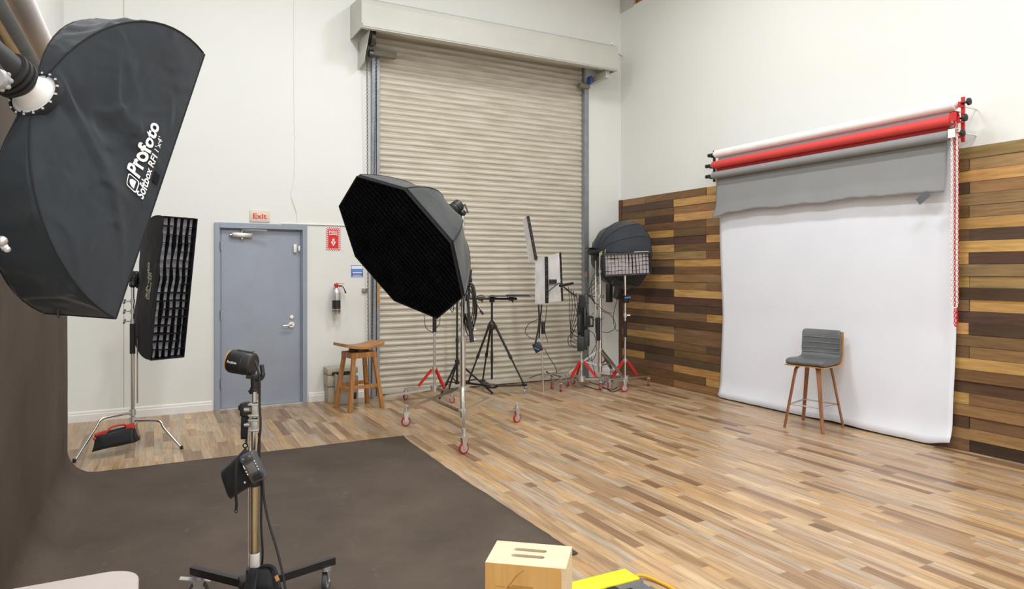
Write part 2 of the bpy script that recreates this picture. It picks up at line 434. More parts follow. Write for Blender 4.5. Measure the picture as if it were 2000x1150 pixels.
        for i in range(len(keys)):
            for j in range(i+1, len(keys)):
                a, b = bb[i], bb[j]
                gap = Vector([max(0, a[0][k]-b[1][k], b[0][k]-a[1][k]) for k in range(3)]).length
                if gap <= max(.02, .5*max(a[2], b[2]))*.98: g[fg(i)] = fg(j)
        out = {}
        for i, k in enumerate(keys): out.setdefault(fg(i), []).extend(isl[k])
        return list(out.values())
    def build(s, name, mats, parent=None, **k):
        if parent is not None and name not in KEEP and name not in ('door_frame',):
            pc = s.pieces()
            if len(pc) > 1:
                first = None
                for fl in sorted(pc, key=len, reverse=True):
                    q = MB(); idx = {}
                    for fi in fl:
                        f = []
                        for i in s.f[fi]:
                            if i not in idx: idx[i] = len(q.v); q.v.append(s.v[i])
                            f.append(idx[i])
                        q.f.append(f); q.mi.append(s.mi[fi]); q.col.append(s.col[fi])
                    o = q.build1(name, mats, parent, **k); first = first or o
                return first
        return s.build1(name, mats, parent, **k)
    def build1(s, name, mats, parent=None, smooth=True, local=False, origin=None, bevel=0, angle=35):
        me = bpy.data.meshes.new(name)
        M = Matrix.Identity(4)
        if parent is not None and not local: M = wm(parent).inverted()
        if origin is not None: M = Matrix.Translation(-Vector(origin))
        me.from_pydata([(M @ p)[:] for p in s.v], [], s.f)
        bm = bmesh.new(); bm.from_mesh(me)
        if s.c is None and not any(s.col): bmesh.ops.remove_doubles(bm, verts=bm.verts, dist=1e-5)
        bmesh.ops.recalc_face_normals(bm, faces=bm.faces)
        bm.to_mesh(me); bm.free()
        if not isinstance(mats, (list, tuple)): mats = [mats]
        for m in mats: me.materials.append(m)
        if len(mats) > 1 and len(me.polygons) == len(s.mi):
            me.polygons.foreach_set('material_index', s.mi)
        if any(c is not None for c in s.col):
            a = me.color_attributes.new('board', 'FLOAT_COLOR', 'CORNER')
            for p, c in zip(me.polygons, s.col):
                for li in p.loop_indices: a.data[li].color = (*(c or (.3, .2, .1)), 1)
        if smooth:
            me.polygons.foreach_set('use_smooth', [True]*len(me.polygons))
            me.set_sharp_from_angle(angle=math.radians(angle))
        o = bpy.data.objects.new(name, me); C.objects.link(o)
        if parent is not None: o.parent = parent
        if origin is not None: o.location = origin
        if bevel:
            bv = o.modifiers.new('bevel', 'BEVEL'); bv.width = bevel; bv.segments = 2; bv.limit_method = 'ANGLE'; bv.angle_limit = math.radians(50)
        return o

def tag(o, label=None, cat=None, group=None, kind=None):
    if label: o['label'] = label
    if cat: o['category'] = cat
    if group: o['group'] = group
    if kind: o['kind'] = kind
    return o
def thing(name, label, cat, loc=(0, 0, 0), rz=0, group=None):
    o = bpy.data.objects.new(name, None); C.objects.link(o); o.empty_display_size = .1
    o.location = loc; o.rotation_euler = (0, 0, rz)
    return tag(o, label, cat, group)
def struct(name, mb, m, **k):
    o = mb.build(name, m, **k); o['kind'] = 'structure'; return o

def text_geo(s, size, bold=0., extrude=0.):
    cu = bpy.data.curves.new('lettering', 'FONT'); cu.body = s; cu.size = size; cu.offset = bold; cu.extrude = extrude
    cu.resolution_u = 3
    o = bpy.data.objects.new('lettering', cu)
    me = o.to_mesh(); vs = [v.co.copy() for v in me.vertices]; fs = [list(p.vertices) for p in me.polygons]
    o.to_mesh_clear(); bpy.data.objects.remove(o); bpy.data.curves.remove(cu)
    return vs, fs
def add_text(mb, s, size, fn, bold=0., fit=None):      # fn maps flat (x, y) to 3-D; fit = target width
    vs, fs = text_geo(s, size, bold)
    if not vs: return
    x0 = min(v.x for v in vs); x1 = max(v.x for v in vs)
    k = (fit/(x1-x0)) if fit else 1
    mb.add([fn((v.x-x0)*k, v.y) for v in vs], fs)

def catenary(a, b, sag, n=14, side=(0, 0, 0)):
    a = Vector(a); b = Vector(b); side = Vector(side)
    return [a.lerp(b, i/n)+Vector((0, 0, -sag*4*(i/n)*(1-i/n)))+side*math.sin(PI*i/n) for i in range(n+1)]
def smooth_path(pts, n=6):
    pts = [Vector(p) for p in pts]; out = []
    for i in range(len(pts)-1):
        p0 = pts[max(i-1, 0)]; p1 = pts[i]; p2 = pts[i+1]; p3 = pts[min(i+2, len(pts)-1)]
        for k in range(n):
            t = k/n
            out.append(.5*((2*p1)+(p2-p0)*t+(2*p0-5*p1+4*p2-p3)*t*t+(3*p1-p0-3*p2+p3)*t**3))
    out.append(pts[-1]); return out

# ================================================================== ROOM
XL, XR, YB, YF, ZC = -.84, 6.40, 8.5, -4.2, 6.3
mb = MB(); mb.box(XL-.3, XR+.6, YF-.2, YB+.3, -.12, 0); struct('floor', mb, floor_m)
mb = MB(); mb.box(XL-.3, XR+.6, YF-.2, YB+.3, ZC, ZC+.1); struct('ceiling', mb, ceil_m)
# back wall with openings for the door and the shutter
DX0, DX1, DZ = .615, 1.655, 2.165
SX0, SX1, SZ = 2.45, 5.76, 4.86
mb = MB()
mb.box(XL-.2, DX0, YB, YB+.2, 0, ZC); mb.box(DX0, DX1, YB, YB+.2, DZ, ZC); mb.box(DX1, SX0, YB, YB+.2, 0, ZC)
mb.box(SX0, SX1, YB, YB+.2, SZ, ZC); mb.box(SX1, XR+.2, YB, YB+.2, 0, ZC)
struct('wall_back', mb, wall_m, smooth=False)
mb = MB(); mb.box(XR, XR+.16, YF, YB, 0, 5.62); struct('wall_right', mb, wall_m)
mb = MB(); mb.box(XR+.16, XR+.3, YF, YB, 5.0, ZC); struct('wall_right_upper', mb, ceil_m)
mb = MB(); mb.box(XL-.2, XL, YF, YB, 0, ZC); struct('wall_left', mb, wall_m)
mb = MB(); mb.box(XL-.2, XR+.3, YF-.2, YF, 0, ZC); struct('wall_front', mb, wall_m)
# exposed timber above the right-hand wall and the painted corner plate
mb = MB(); mb.box(XR+.05, XR+.15, YF, 8.16, 5.62, 5.95)
tag(mb.build('timber_beam', beam_w), 'orange timber beam lying on top of the right white wall', 'beam')
mb = MB(); mb.box(XR-.005, XR+.04, 8.17, 8.49, 5.60, 5.98)
for zz in (5.68, 5.85):
    for yy in (8.24, 8.42): mb.cyl((XR-.012, yy, zz), (XR, yy, zz), .012, seg=8)
tag(mb.build('corner_plate', cream_p), 'cream painted bolted steel plate in the upper right corner', 'plate')
# seams of the wall boards
for i, (sx, z0, z1) in enumerate([(-.29, .12, ZC), (1.72, 0, .0)]):
    if z1 > z0:
        mb = MB(); mb.box(sx-.004, sx+.004, YB-.003, YB, z0, z1); struct('trim_%d' % (i+1), mb, seam_m)
mb = MB(); mb.box(XR-.012, XR, YB-.012, YB, 2.72, 5.6); struct('trim_2', mb, trim_m)
# baseboards
def base_profile(mb, a, b, nrm):
    a = Vector(a); b = Vector(b); n = Vector(nrm)
    prof = [(0, 0), (.018, 0), (.018, .075), (.012, .082), (.012, .10), (.006, .112), (0, .115)]
    vs = [p+n*d+UP*z for p in (a, b) for d, z in prof]; k = len(prof)
    mb.add(vs, [(i, i+1, k+i+1, k+i) for i in range(k-1)]+[tuple(range(k)), tuple(range(2*k-1, k-1, -1))])
mb = MB()
base_profile(mb, (XL, YB, 0), (DX0-.02, YB, 0), (0, -1, 0)); base_profile(mb, (DX1+.02, YB, 0), (SX0-.05, YB, 0), (0, -1, 0)); base_profile(mb, (SX1+.06, YB, 0), (XR, YB, 0), (0, -1, 0))
struct('baseboard_back', mb, trim_m, smooth=False)
mb = MB(); base_profile(mb, (XL, YB, 0), (XL, -2, 0), (1, 0, 0)); struct('baseboard_left', mb, trim_m, smooth=False)

# ------------------------------------------------------------------ grey metal exit door
dr = thing('door_1', 'closed grey metal exit door with lever handle below the Exit sign', 'door', (1.135, YB, 0)); dr['kind'] = 'structure'
mb = MB()
mb.box(DX0, DX0+.055, YB-.03, YB+.13, 0, DZ); mb.box(DX1-.055, DX1, YB-.03, YB+.13, 0, DZ); mb.box(DX0+.055, DX1-.055, YB-.03, YB+.13, DZ-.06, DZ)
mb.box(DX0+.055, DX0+.07, YB+.03, YB+.13, 0, DZ-.06); mb.box(DX1-.07, DX1-.055, YB+.03, YB+.13, 0, DZ-.06); mb.box(DX0+.07, DX1-.07, YB+.03, YB+.13, DZ-.075, DZ-.06)
mb.build('door_frame', grey_frame, dr, smooth=False, bevel=.003)
mb = MB(); mb.box(DX0+.074, DX1-.074, YB+.03, YB+.075, .01, DZ-.079); leaf = mb.build('door_leaf', grey_door, dr, smooth=False, bevel=.002)
mb = MB(); mb.box(DX0+.05, DX1-.05, YB-.02, YB+.14, 0, .012); mb.build('threshold', steel, dr)
hx = 1.478
mb = MB(); mb.cyl((hx, YB+.03, .955), (hx, YB+.018, .955), .035); mb.cyl((hx, YB+.02, .955), (hx, YB-.03, .955), .012, seg=12)
mb.tube(smooth_path([(hx, YB-.03, .955), (hx-.03, YB-.035, .955), (hx-.075, YB-.033, .95), (hx-.115, YB-.03, .948)]), [.012]*18+[.009], 10)
mb.build('door_handle', chrome, leaf)
mb = MB(); mb.cyl((hx+.0, YB+.03, 1.05), (hx+.0, YB+.012, 1.05), .022); mb.build('deadbolt', chrome, leaf)
mb = MB(); z = DZ-.14
mb.rbox(.80, 1.03, YB-.02, YB+.03, z-.03, z+.03, .012); mb.cyl((.915, YB+.005, z-.05), (.915, YB+.005, z+.05), .018, seg=12)
mb.cyl((.78, YB+.0, z), (.80, YB, z), .022, seg=12)
cl = mb.build('door_closer', steel, leaf)
mb = MB(); mb.bar((.915, YB-.03, z+.055), (1.18, YB-.10, z+.052), .03, .008); mb.bar((1.18, YB-.10, z+.06), (.90, YB-.03, z+.07), .022, .008)
mb.build('closer_arm', steel, cl)
mb = MB(); mb.rbox(1.50, 1.535, YB+.0, YB+.03, 1.83, 1.93, .004); mb.rbox(1.55, 1.57, YB-.03, YB+.0, 1.85, 1.91, .003)
mb.build('door_sensor', white_p, dr)
for hz in (.25, 1.05, 1.85):
    mb = MB(); mb.cyl((DX0+.07, YB+.015, hz), (DX0+.07, YB+.015, hz+.1), .009, seg=10); mb.build('hinge', steel, dr)

# ------------------------------------------------------------------ roller shutter
sh = thing('door_2', 'tall beige roller shutter closed beneath its cream hood', 'shutter', (4.1, YB, 0)); sh['kind'] = 'structure'
prof = [(0, 0), (.004, .000), (.004, .006), (-.002, .010), (-.013, .022), (-.017, .036), (-.014, .050), (-.005, .060), (.002, .064), (-.004, .068), (-.004, .072), (.003, .0765)]
mb = MB(); pitch = .0775; nsl = int(4.75/pitch); pts = []
for k in range(nsl):
    for d, z in prof: pts.append((YB+.045+d, .075+k*pitch+z))
x0, x1 = 2.53, 5.71
vs = [Vector((x, y, z)) for x in (x0, x1) for y, z in pts]; n = len(pts)
mb.add(vs, [(i, i+1, n+i+1, n+i) for i in range(n-1)])
mb.build('curtain', shut_m, sh, angle=60)
mb = MB(); mb.rbox(2.53, 5.71, YB+.01, YB+.05, .012, .085, .004); mb.build('bottom_bar', shut_m, sh)
mb = MB(); mb.box(SX0, SX0+.015, YB-.055, YB+.1, 0, 4.5); mb.box(SX0, SX0+.05, YB-.06, YB-.052, 0, 4.5); mb.build('guide_rail', galv, sh, smooth=False)
mb = MB(); mb.box(2.525, 2.56, YB-.03, YB+.02, 0, 4.42); mb.box(2.50, 2.525, YB+.0, YB+.1, 0, 4.5); mb.build('guide_rail', galv, sh, smooth=False)
mb = MB(); mb.box(5.70, 5.755, YB-.05, YB+.03, 0, 4.42); mb.box(5.755, 5.80, YB-.014, YB+.0, 0, 4.45); mb.build('guide_rail', galv, sh, smooth=False)
mb = MB(); mb.box(2.535, 2.56, YB-.034, YB-.03, 1.15, 1.48); tag(mb.build('wood_patch', ply_edge, sh), 'pale plywood patch on the guide')
mb = MB(); mb.box(5.71, 5.745, YB-.054, YB-.05, 1.52, 1.60); tag(mb.build('tape_patch', mat('pink_tape', srgb(196, 140, 122), .7), sh), 'pink tape patch')
mb = MB(); mb.box(SX0+.016, SX1, YB+.12, YB+.13, 0, SZ); mb.build('outside_light_block', dark_steel, sh)  # unseen panel added to block the world background behind the curtain
# hood
HX0, HX1, HY = 2.20, 5.95, 7.965
mb = MB()
def hood_outline(x):
    o = [(YB, 4.52), (HY, 4.515), (HY-.012, 4.53), (HY-.012, 4.56), (HY, 4.565), (HY, 4.80), (HY+.02, 4.86), (HY+.08, 4.90), (YB, 4.95)]
    return [Vector((x, y, z)) for y, z in o]
A, B = hood_outline(HX0), hood_outline(HX1); k = len(A)
mb.add(A+B, [(i, i+1, k+i+1, k+i) for i in range(1, k-1)])
for X_, e in ((HX0, -1), (HX1, 1)):
    o = hood_outline(X_); mb.prism(o[:2]+o[4:], (e*.012, 0, 0))
mb.box(HX0, HX1, HY-.012, HY+.05, 4.508, 4.516)
mb.build('hood', cream_p, sh, smooth=False)
mb = MB(); mb.cyl((2.30, 8.22, 4.72), (5.85, 8.22, 4.72), .15, seg=32); mb.build('rolled_curtain', shut_m, sh)
mb = MB(); mb.prism([(2.30, YB, 4.16), (2.30, YB, 4.515), (2.30, 8.05, 4.515), (2.30, 8.30, 4.2)], (.012, 0, 0)); mb.box(2.28, 2.44, YB-.01, YB, 4.16, 4.5)
mb.box(5.80, 5.87, 8.05, YB, 4.42, 4.515); mb.build('head_bracket', cream_p, sh, smooth=False)
mb = MB(); mb.cyl((2.36, 8.22, 4.50), (2.41, 8.22, 4.50), .11, seg=24); mb.cyl((2.37, 8.3, 4.32), (2.42, 8.3, 4.32), .05, seg=16); mb.bar((2.39, 8.24, 4.5), (2.39, 8.34, 4.22), .03, .02)
mb.build('chain_wheel', dark_steel, sh)
mb = MB(); mb.rbox(2.43, 2.75, 8.35, 8.44, 4.33, 4.41, .01); mb.rbox(5.58, 5.76, 8.38, 8.46, 4.33, 4.40, .01); mb.build('stop_block', mat('shutter_grey_steel', srgb(128, 124, 112), .5), sh)
mb = MB(); mb.rbox(5.715, 5.735, 8.30, 8.42, 4.38, 4.50, .005); mb.build('blue_tag', blue_m, sh)
def chain(mb, pts, link=.030, r=.0034, w=.0085):
    L_ = 0; segs = []
    for a, b in zip(pts[:-1], pts[1:]):
        a = Vector(a); b = Vector(b); n = max(1, int((b-a).length/(link*.8)))
        for i in range(n): segs.append((a.lerp(b, (i+.5)/n), (b-a).normalized()))
    for i, (c, d) in enumerate(segs):
        s1 = d.cross(Vector((0, 1, 0)) if abs(d.y) < .9 else Vector((1, 0, 0))).normalized(); s2 = d.cross(s1)
        s_ = s1 if i % 2 else s2
        ring = [c+d*(link/2*math.cos(t))+s_*(w*math.sin(t)) for t in [k*PI/4 for k in range(8)]]
        mb.tube(ring, r, 4, closed=True)
cx = 2.375
mb = MB(); chain(mb, [(cx, 8.40, 4.45), (cx+.02, 8.44, 2.5), (cx+.03, 8.45, .9), (cx+.035, 8.45, .12)])
chain(mb, [(cx+.105, 8.36, 4.30), (cx+.10, 8.42, 2.6), (cx+.07, 8.44, .14), (cx+.035, 8.45, .12)])
mb.build('hoist_chain', dark_steel, sh)
mb = MB(); mb.rbox(2.335, 2.40, YB-.03, YB, 1.335, 1.385, .004); mb.build('chain_keeper', mat('brass_latch', srgb(150, 144, 120), .5, .5), sh)
mb = MB(); mb.tube([(5.95, 8.1, 4.95), (6.10, 8.3, 4.93), (6.39, 8.44, 4.92)], .009, 8); mb.build('conduit', alu, sh)

# ------------------------------------------------------------------ reclaimed-wood cladding on the right wall
codes = ['tbbg', 'ddgg', 'bbtt', 'tdgg', 'bbbo', 'ggbb', 'dddg', 'ggbb', 'tttb', 'bbgg', 'ddbb', 'ggoo', 'tttb', 'ddgg', 'bddd', 'ggdd', 'bbbg', 'dddd', 'bobb', 'ggbb', 'bbbd', 'ddbb', 'gddd', 'bbgg', 'bbbg', 'bbtt']
codesR = ['oo', 'bt', 'gg', 'dt', 'oo', 'bo', 'gg', 'bd', 'gg', 'gd', 'oo', 'gt', 'dd', 'bg', 'dd', 'gd', 'bb', 'bo', 'gg', 'bb', 'dd', 'gb', 'tt', 'db', 'tt', 'b-']
pal = dict(g=(192, 152, 92), t=(156, 122, 80), b=(120, 90, 60), d=(84, 62, 46), o=(138, 112, 74))
mb = MB(); rh = 2.70/26
rnd = random.Random(3)
def plank(ya, yb, r, code):
    if code == '-': return
    z1 = 2.70-r*rh; z0 = z1-rh+.0035
    base = pal[code]; j = rnd.uniform(-9, 9)
    mb.c = srgb(*[max(20, min(250, c*1.0+j+rnd.uniform(-4, 4))) for c in base])
    t = rnd.choice((.012, .016, .021, .026))
    mb.box(XR-t, XR-.0, yb+.002, ya-.002, z0, z1)
cuts = [8.43, 7.88, 7.255, 6.63, 6.0]
cutsR = [4.03, 3.405, 2.78]
for r in range(26):
    c = codes[r]; i = 0
    while i < 4:
        j = i
        while j+1 < 4 and c[j+1] == c[i] and rnd.random() < .75: j += 1
        plank(cuts[i], cuts[j+1], r, c[i]); i = j+1
    y = 6.0
    while y > 4.04:
        y2 = max(4.03, y-rnd.choice((.62, .98, 1.3))); plank(y, y2, r, rnd.choice('gtbbddo')); y = y2
    cr = codesR[r]
    if cr[0] == cr[1]: plank(4.03, 2.4 if r % 4 else 2.78, r, cr[0]); y = 2.4 if r % 4 else 2.78
    else: plank(4.03, 3.405, r, cr[0]); plank(3.405, 2.5, r, cr[1]); y = 2.5
    while y > -.5:
        y2 = y-rnd.choice((.62, .98, 1.3)); plank(y, y2, r, rnd.choice('gtbbddo') if r < 25 else '-'); y = y2
mb.c = srgb(98, 66, 42); mb.box(XR-.035, XR, 8.432, 8.498, 0, 2.70)
mb.c = srgb(60, 44, 34); mb.box(XR-.006, XR, -1.8, 3.405, 0, rh)
o = mb.build('wood_cladding', clad_m, smooth=False, origin=(XR, 4, 0))
tag(o, 'staggered dark and golden reclaimed wood boards cladding the lower right wall', 'wall cladding')

# ------------------------------------------------------------------ wall signs and cables
s_ = thing('exit_sign', 'small beige sign with red Exit lettering above the grey door', 'sign', (1.11, YB, 2.18))
mb = MB(); mb.rbox(.998, 1.222, YB-.014, YB, 2.185, 2.325, .006); mb.build('sign_plate', sign_m, s_)
mb = MB(); add_text(mb, 'Exit', .085, lambda x, y: Vector((1.032+x, YB-.0155, 2.226+y)), .002, fit=.155); mb.build('lettering', textr, s_)

s_ = thing('fire_sign', 'red and white striped FIRE arrow sign on white wall', 'sign', (1.975, YB, 1.86))
fx0, fx1, fz0, fz1 = 1.885, 2.068, 1.862, 2.148
mb = MB(); mb.box(fx0, fx1, YB-.003, YB, fz0, fz1); mb.build('sign_plate', textw, s_)
mb = MB(); yb = YB-.0045
mb.box(fx0+.028, fx1-.028, yb-.0005, yb+.001, fz0+.026, fz1-.026)
def clip_stripe(xa, xb, za, zb, ax):     # short diagonal stripes along an edge band
    n = int(max(xb-xa, zb-za)/.024)
    for i in range(n+1):
        if ax == 'z':
            z = za+i*.024; mb.add([(xa, yb, z), (xb, yb, min(zb, z+.014)), (xb, yb, min(zb, z+.026)), (xa, yb, min(zb, z+.012))], [(0, 1, 2, 3)])
        else:
            x = xa+i*.024; mb.add([(x, yb, za), (min(xb, x+.012), yb, za), (min(xb, x+.026), yb, zb), (min(xb, x+.014), yb, zb)], [(0, 1, 2, 3)])
clip_stripe(fx0, fx0+.026, fz0, fz1, 'z'); clip_stripe(fx1-.026, fx1, fz0, fz1, 'z')
clip_stripe(fx0+.026, fx1-.026, fz0, fz0+.024, 'x'); clip_stripe(fx0+.026, fx1-.026, fz1-.024, fz1, 'x')
mb.build('red_field', fire_red, s_, smooth=False)
mb = MB(); yb2 = YB-.0062
add_text(mb, 'FIRE', .05, lambda x, y: Vector((fx0+.040+x, yb2, fz1-.075+y)), .0008, fit=.104)
arc = [(fx0+.04+.104*i/10, fz1-.093+.008*math.sin(PI*i/10)) for i in range(11)]
for (a, b), (c, d) in zip(arc[:-1], arc[1:]): mb.add([(a, yb2, b-.006), (c, yb2, d-.006), (c, yb2, d+.004), (a, yb2, b+.004)], [(0, 1, 2, 3)])
ac = (fx0+fx1)/2; az = fz0+.10
arrow = [(-.013, .045), (.013, .045), (.013, .008), (.034, .008), (0, -.045), (-.034, .008), (-.013, .008)]
def ring_poly(outer, inner):
    k = len(outer); vs = [(ac+x, yb2, az+z) for x, z in outer]+[(ac+x, yb2, az+z) for x, z in inner]
    mb.add(vs, [(i, (i+1) % k, k+(i+1) % k, k+i) for i in range(k)])
ring_poly(arrow, [(-.004, .022), (.004, .022), (.004, -.004), (.010, -.004), (0, -.022), (-.010, -.004), (-.004, -.004)])
mb.build('lettering', textw, s_)

s_ = thing('blue_notice', 'small blue and white notice beside the shutter chain', 'sign', (2.27, YB, 1.5))
mb = MB(); mb.box(2.20, 2.352, YB-.003, YB, 1.525, 1.678); mb.build('sign_plate', blue_m, s_)
mb = MB(); mb.box(2.205, 2.347, YB-.0045, YB-.003, 1.632, 1.672); mb.box(2.205, 2.347, YB-.0045, YB-.003, 1.528, 1.536)
for z in (1.548, 1.566): mb.box(2.22, 2.33, YB-.0045, YB-.003, z, z+.006)
mb.box(2.215, 2.34, YB-.0045, YB-.003, 1.582, 1.594); mb.build('white_lines', textw, s_)
mb = MB(); mb.box(2.205, 2.347, YB-.0045, YB-.003, 1.603, 1.628); mb.build('light_blue_band', blue2_m, s_)

mb = MB(); z = 2.165
mb.rbox(1.36, 2.14, YB-.016, YB, z+.005, z+.020, .003)
tag(mb.build('cable_trunking', trim_m, origin=(1.7, YB, z)), 'thin white cable trunking running right from above grey door', 'trunking')
mb = MB(); mb.tube(smooth_path([(1.51, YB-.006, ZC), (1.50, YB-.006, 4.2), (1.51, YB-.006, 2.9), (1.47, YB-.008, 2.55), (1.50, YB-.01, 2.42), (1.535, YB-.008, 2.30), (1.52, YB-.006, 2.185), (1.44, YB-.006, 2.178)], 8), .0045, 6)
tag(mb.build('wall_cable', trim_m), 'thin white wire hanging down the wall beside Exit sign', 'cable')

# fire extinguisher
ex = thing('fire_extinguisher', 'silver fire extinguisher with red valve hung on white wall', 'fire extinguisher', (2.0, YB-.085, 1.07))
xx, yy = 1.995, YB-.085
mb = MB(); mb.lathe([(.0, 1.07), (.045, 1.072), (.050, 1.085), (.050, 1.33), (.044, 1.36), (.022, 1.385), (.018, 1.395), (0, 1.396)], (xx, yy, 0), seg=24); mb.build('cylinder', alu, ex)
mb = MB(); mb.lathe([(.0508, 1.14), (.0508, 1.245)], (xx, yy, 0), (0, 0, 1), 20); mb.build('label_band', black_p, ex)
mb = MB(); 
for k in range(4): mb.lathe([(.0512, 1.10+k*.008), (.0512, 1.104+k*.008)], (xx, yy, 0), (0, 0, 1), 20)
mb.build('label_print', black_p, ex)
mb = MB(); mb.cyl((xx, yy, 1.385), (xx, yy, 1.435), .017, seg=14); mb.rbox(xx-.03, xx+.02, yy-.015, yy+.015, 1.415, 1.45, .005); mb.build('valve', red_m, ex)
mb = MB(); mb.bar((xx-.01, yy, 1.455), (xx+.09, yy-.02, 1.445), .02, .006); mb.bar((xx, yy, 1.43), (xx+.07, yy-.02, 1.425), .018, .006); mb.build('squeeze_lever', red_m, ex)
mb = MB(); mb.tube(smooth_path([(xx+.01, yy-.02, 1.42), (xx+.07, yy-.03, 1.41), (xx+.10, yy-.02, 1.36), (xx+.11, yy-.02, 1.33)]), [.006]*12+[.007, .008, .009, .01, .011, .012, .013], 8); mb.build('hose', black_rub, ex)
mb = MB(); mb.box(xx-.03, xx+.03, yy+.045, YB, 1.30, 1.36); mb.box(xx-.02, xx+.02, yy+.04, YB, 1.38, 1.40); mb.build('wall_bracket', steel, ex)

# ================================================================== LEFT: canvas backdrop and rolls
mb = MB(); CXW = -.60; rr = .22
path = [(CXW, 2.655-.02), (CXW, 2.3), (CXW, 1.9), (CXW, 1.5), (CXW, 1.1), (CXW, .8), (CXW, .55), (CXW, .36)]
path = [Vector((CXW, 0, 2.635-(2.635-.4)*i/22)) for i in range(22)]
path += [Vector((CXW+.2-.2*math.cos(a), 0, .205-.2*math.sin(a)+.0)) for a in [i*PI/2/10 for i in range(11)]][0:]
path = [p if p.z > .004 else Vector((p.x, 0, .005)) for p in path]
xe = 2.12
path += [Vector((CXW+.2+(xe-CXW-.2)*i/26, 0, .005)) for i in range(1, 27)]
NP = len(path)-1; Y0, Y1 = 2.95, 6.30
def canv(u, v):
    i = min(NP-1, int(u*NP)); f = u*NP-i; p = path[i].lerp(path[i+1], f)
    q_ = max(0, min(1, (p.x-1.2)/.9)); ya = Y0+.26*q_*q_*(3-2*q_); y = ya+(Y1-ya)*v
    wob = .018*noise.noise(Vector((u*30, v*3, 0)))+.010*noise.noise(Vector((u*80, 5, 1)))
    if v > .95: y += wob*(v-.95)*20
    if p.z > .21: p = p+Vector((.018*noise.noise(Vector((y*1.3, p.z*.5, 4))), 0, 0))
    x = p.x
    if u > .98: x += .008*noise.noise(Vector((y*4, 2, 0)))+.006*noise.noise(Vector((y*14, 2, 0)))
    if u > .9 and v > .9: x += .02*(v-.9)*10
    if u > .75: x -= .02*(u-.75)/.25*(1-abs(2*v-1))
    return Vector((x, y, p.z+(.0025*noise.noise(Vector((x*3, y*3, 0))) if p.z < .01 else 0)))
mb.grid(canv, NP*1, 60)
cb = thing('canvas_backdrop', 'hand painted brown canvas backdrop hung at left and swept over the floor', 'backdrop', (CXW, 4.6, 0))
o = mb.build('canvas', canvas_m, cb, angle=80)
so = o.modifiers.new('solid', 'SOLIDIFY'); so.thickness = .003; so.offset = 1
mb = MB(); mb.cyl((CXW, 2.55, 2.652), (CXW, 6.42, 2.652), .027); mb.build('hanging_pole', poleyel, cb)
mb = MB()
for yy in (2.60, 6.38): mb.bar((XL, yy, 2.60), (CXW-.0, yy, 2.622), .03, .02); mb.bar((XL+.008, yy, 2.45), (XL+.008, yy, 2.95), .04, .016, (1, 0, 0))
mb.build('wall_hook', black_m, cb)
for nm, m_, x, z, r, lab in (('paper_roll', paper_w2, -.50, 2.747, .052, 'pale paper roll mounted high on the left wall, above big softbox'), ('paper_roll', mat('charcoal_paper', srgb(124, 128, 132), .8, var=.15), -.665, 2.90, .075, 'charcoal paper roll between the pale roll and yellow pole')):
    t = thing(nm, lab, 'paper roll', (x, 4.5, z), group='paper rolls on the left wall')
    mb = MB(); mb.lathe([(.02, 0), (r, 0), (r, 3.4), (.02, 3.4)], (x, 2.75, z), (0, 1, 0), 32); mb.build('roll', m_, t)
    mb = MB(); mb.lathe([(.021, -.05), (.021, 3.5), (.0, 3.5)], (x, 2.75, z), (0, 1, 0), 20); mb.build('core', core_m, t)
    mb = MB()
    for yy in (2.72, 6.22): mb.bar((XL, yy, z-.0), (x, yy, z), .03, .03)
    mb.build('wall_hook', black_m, t)

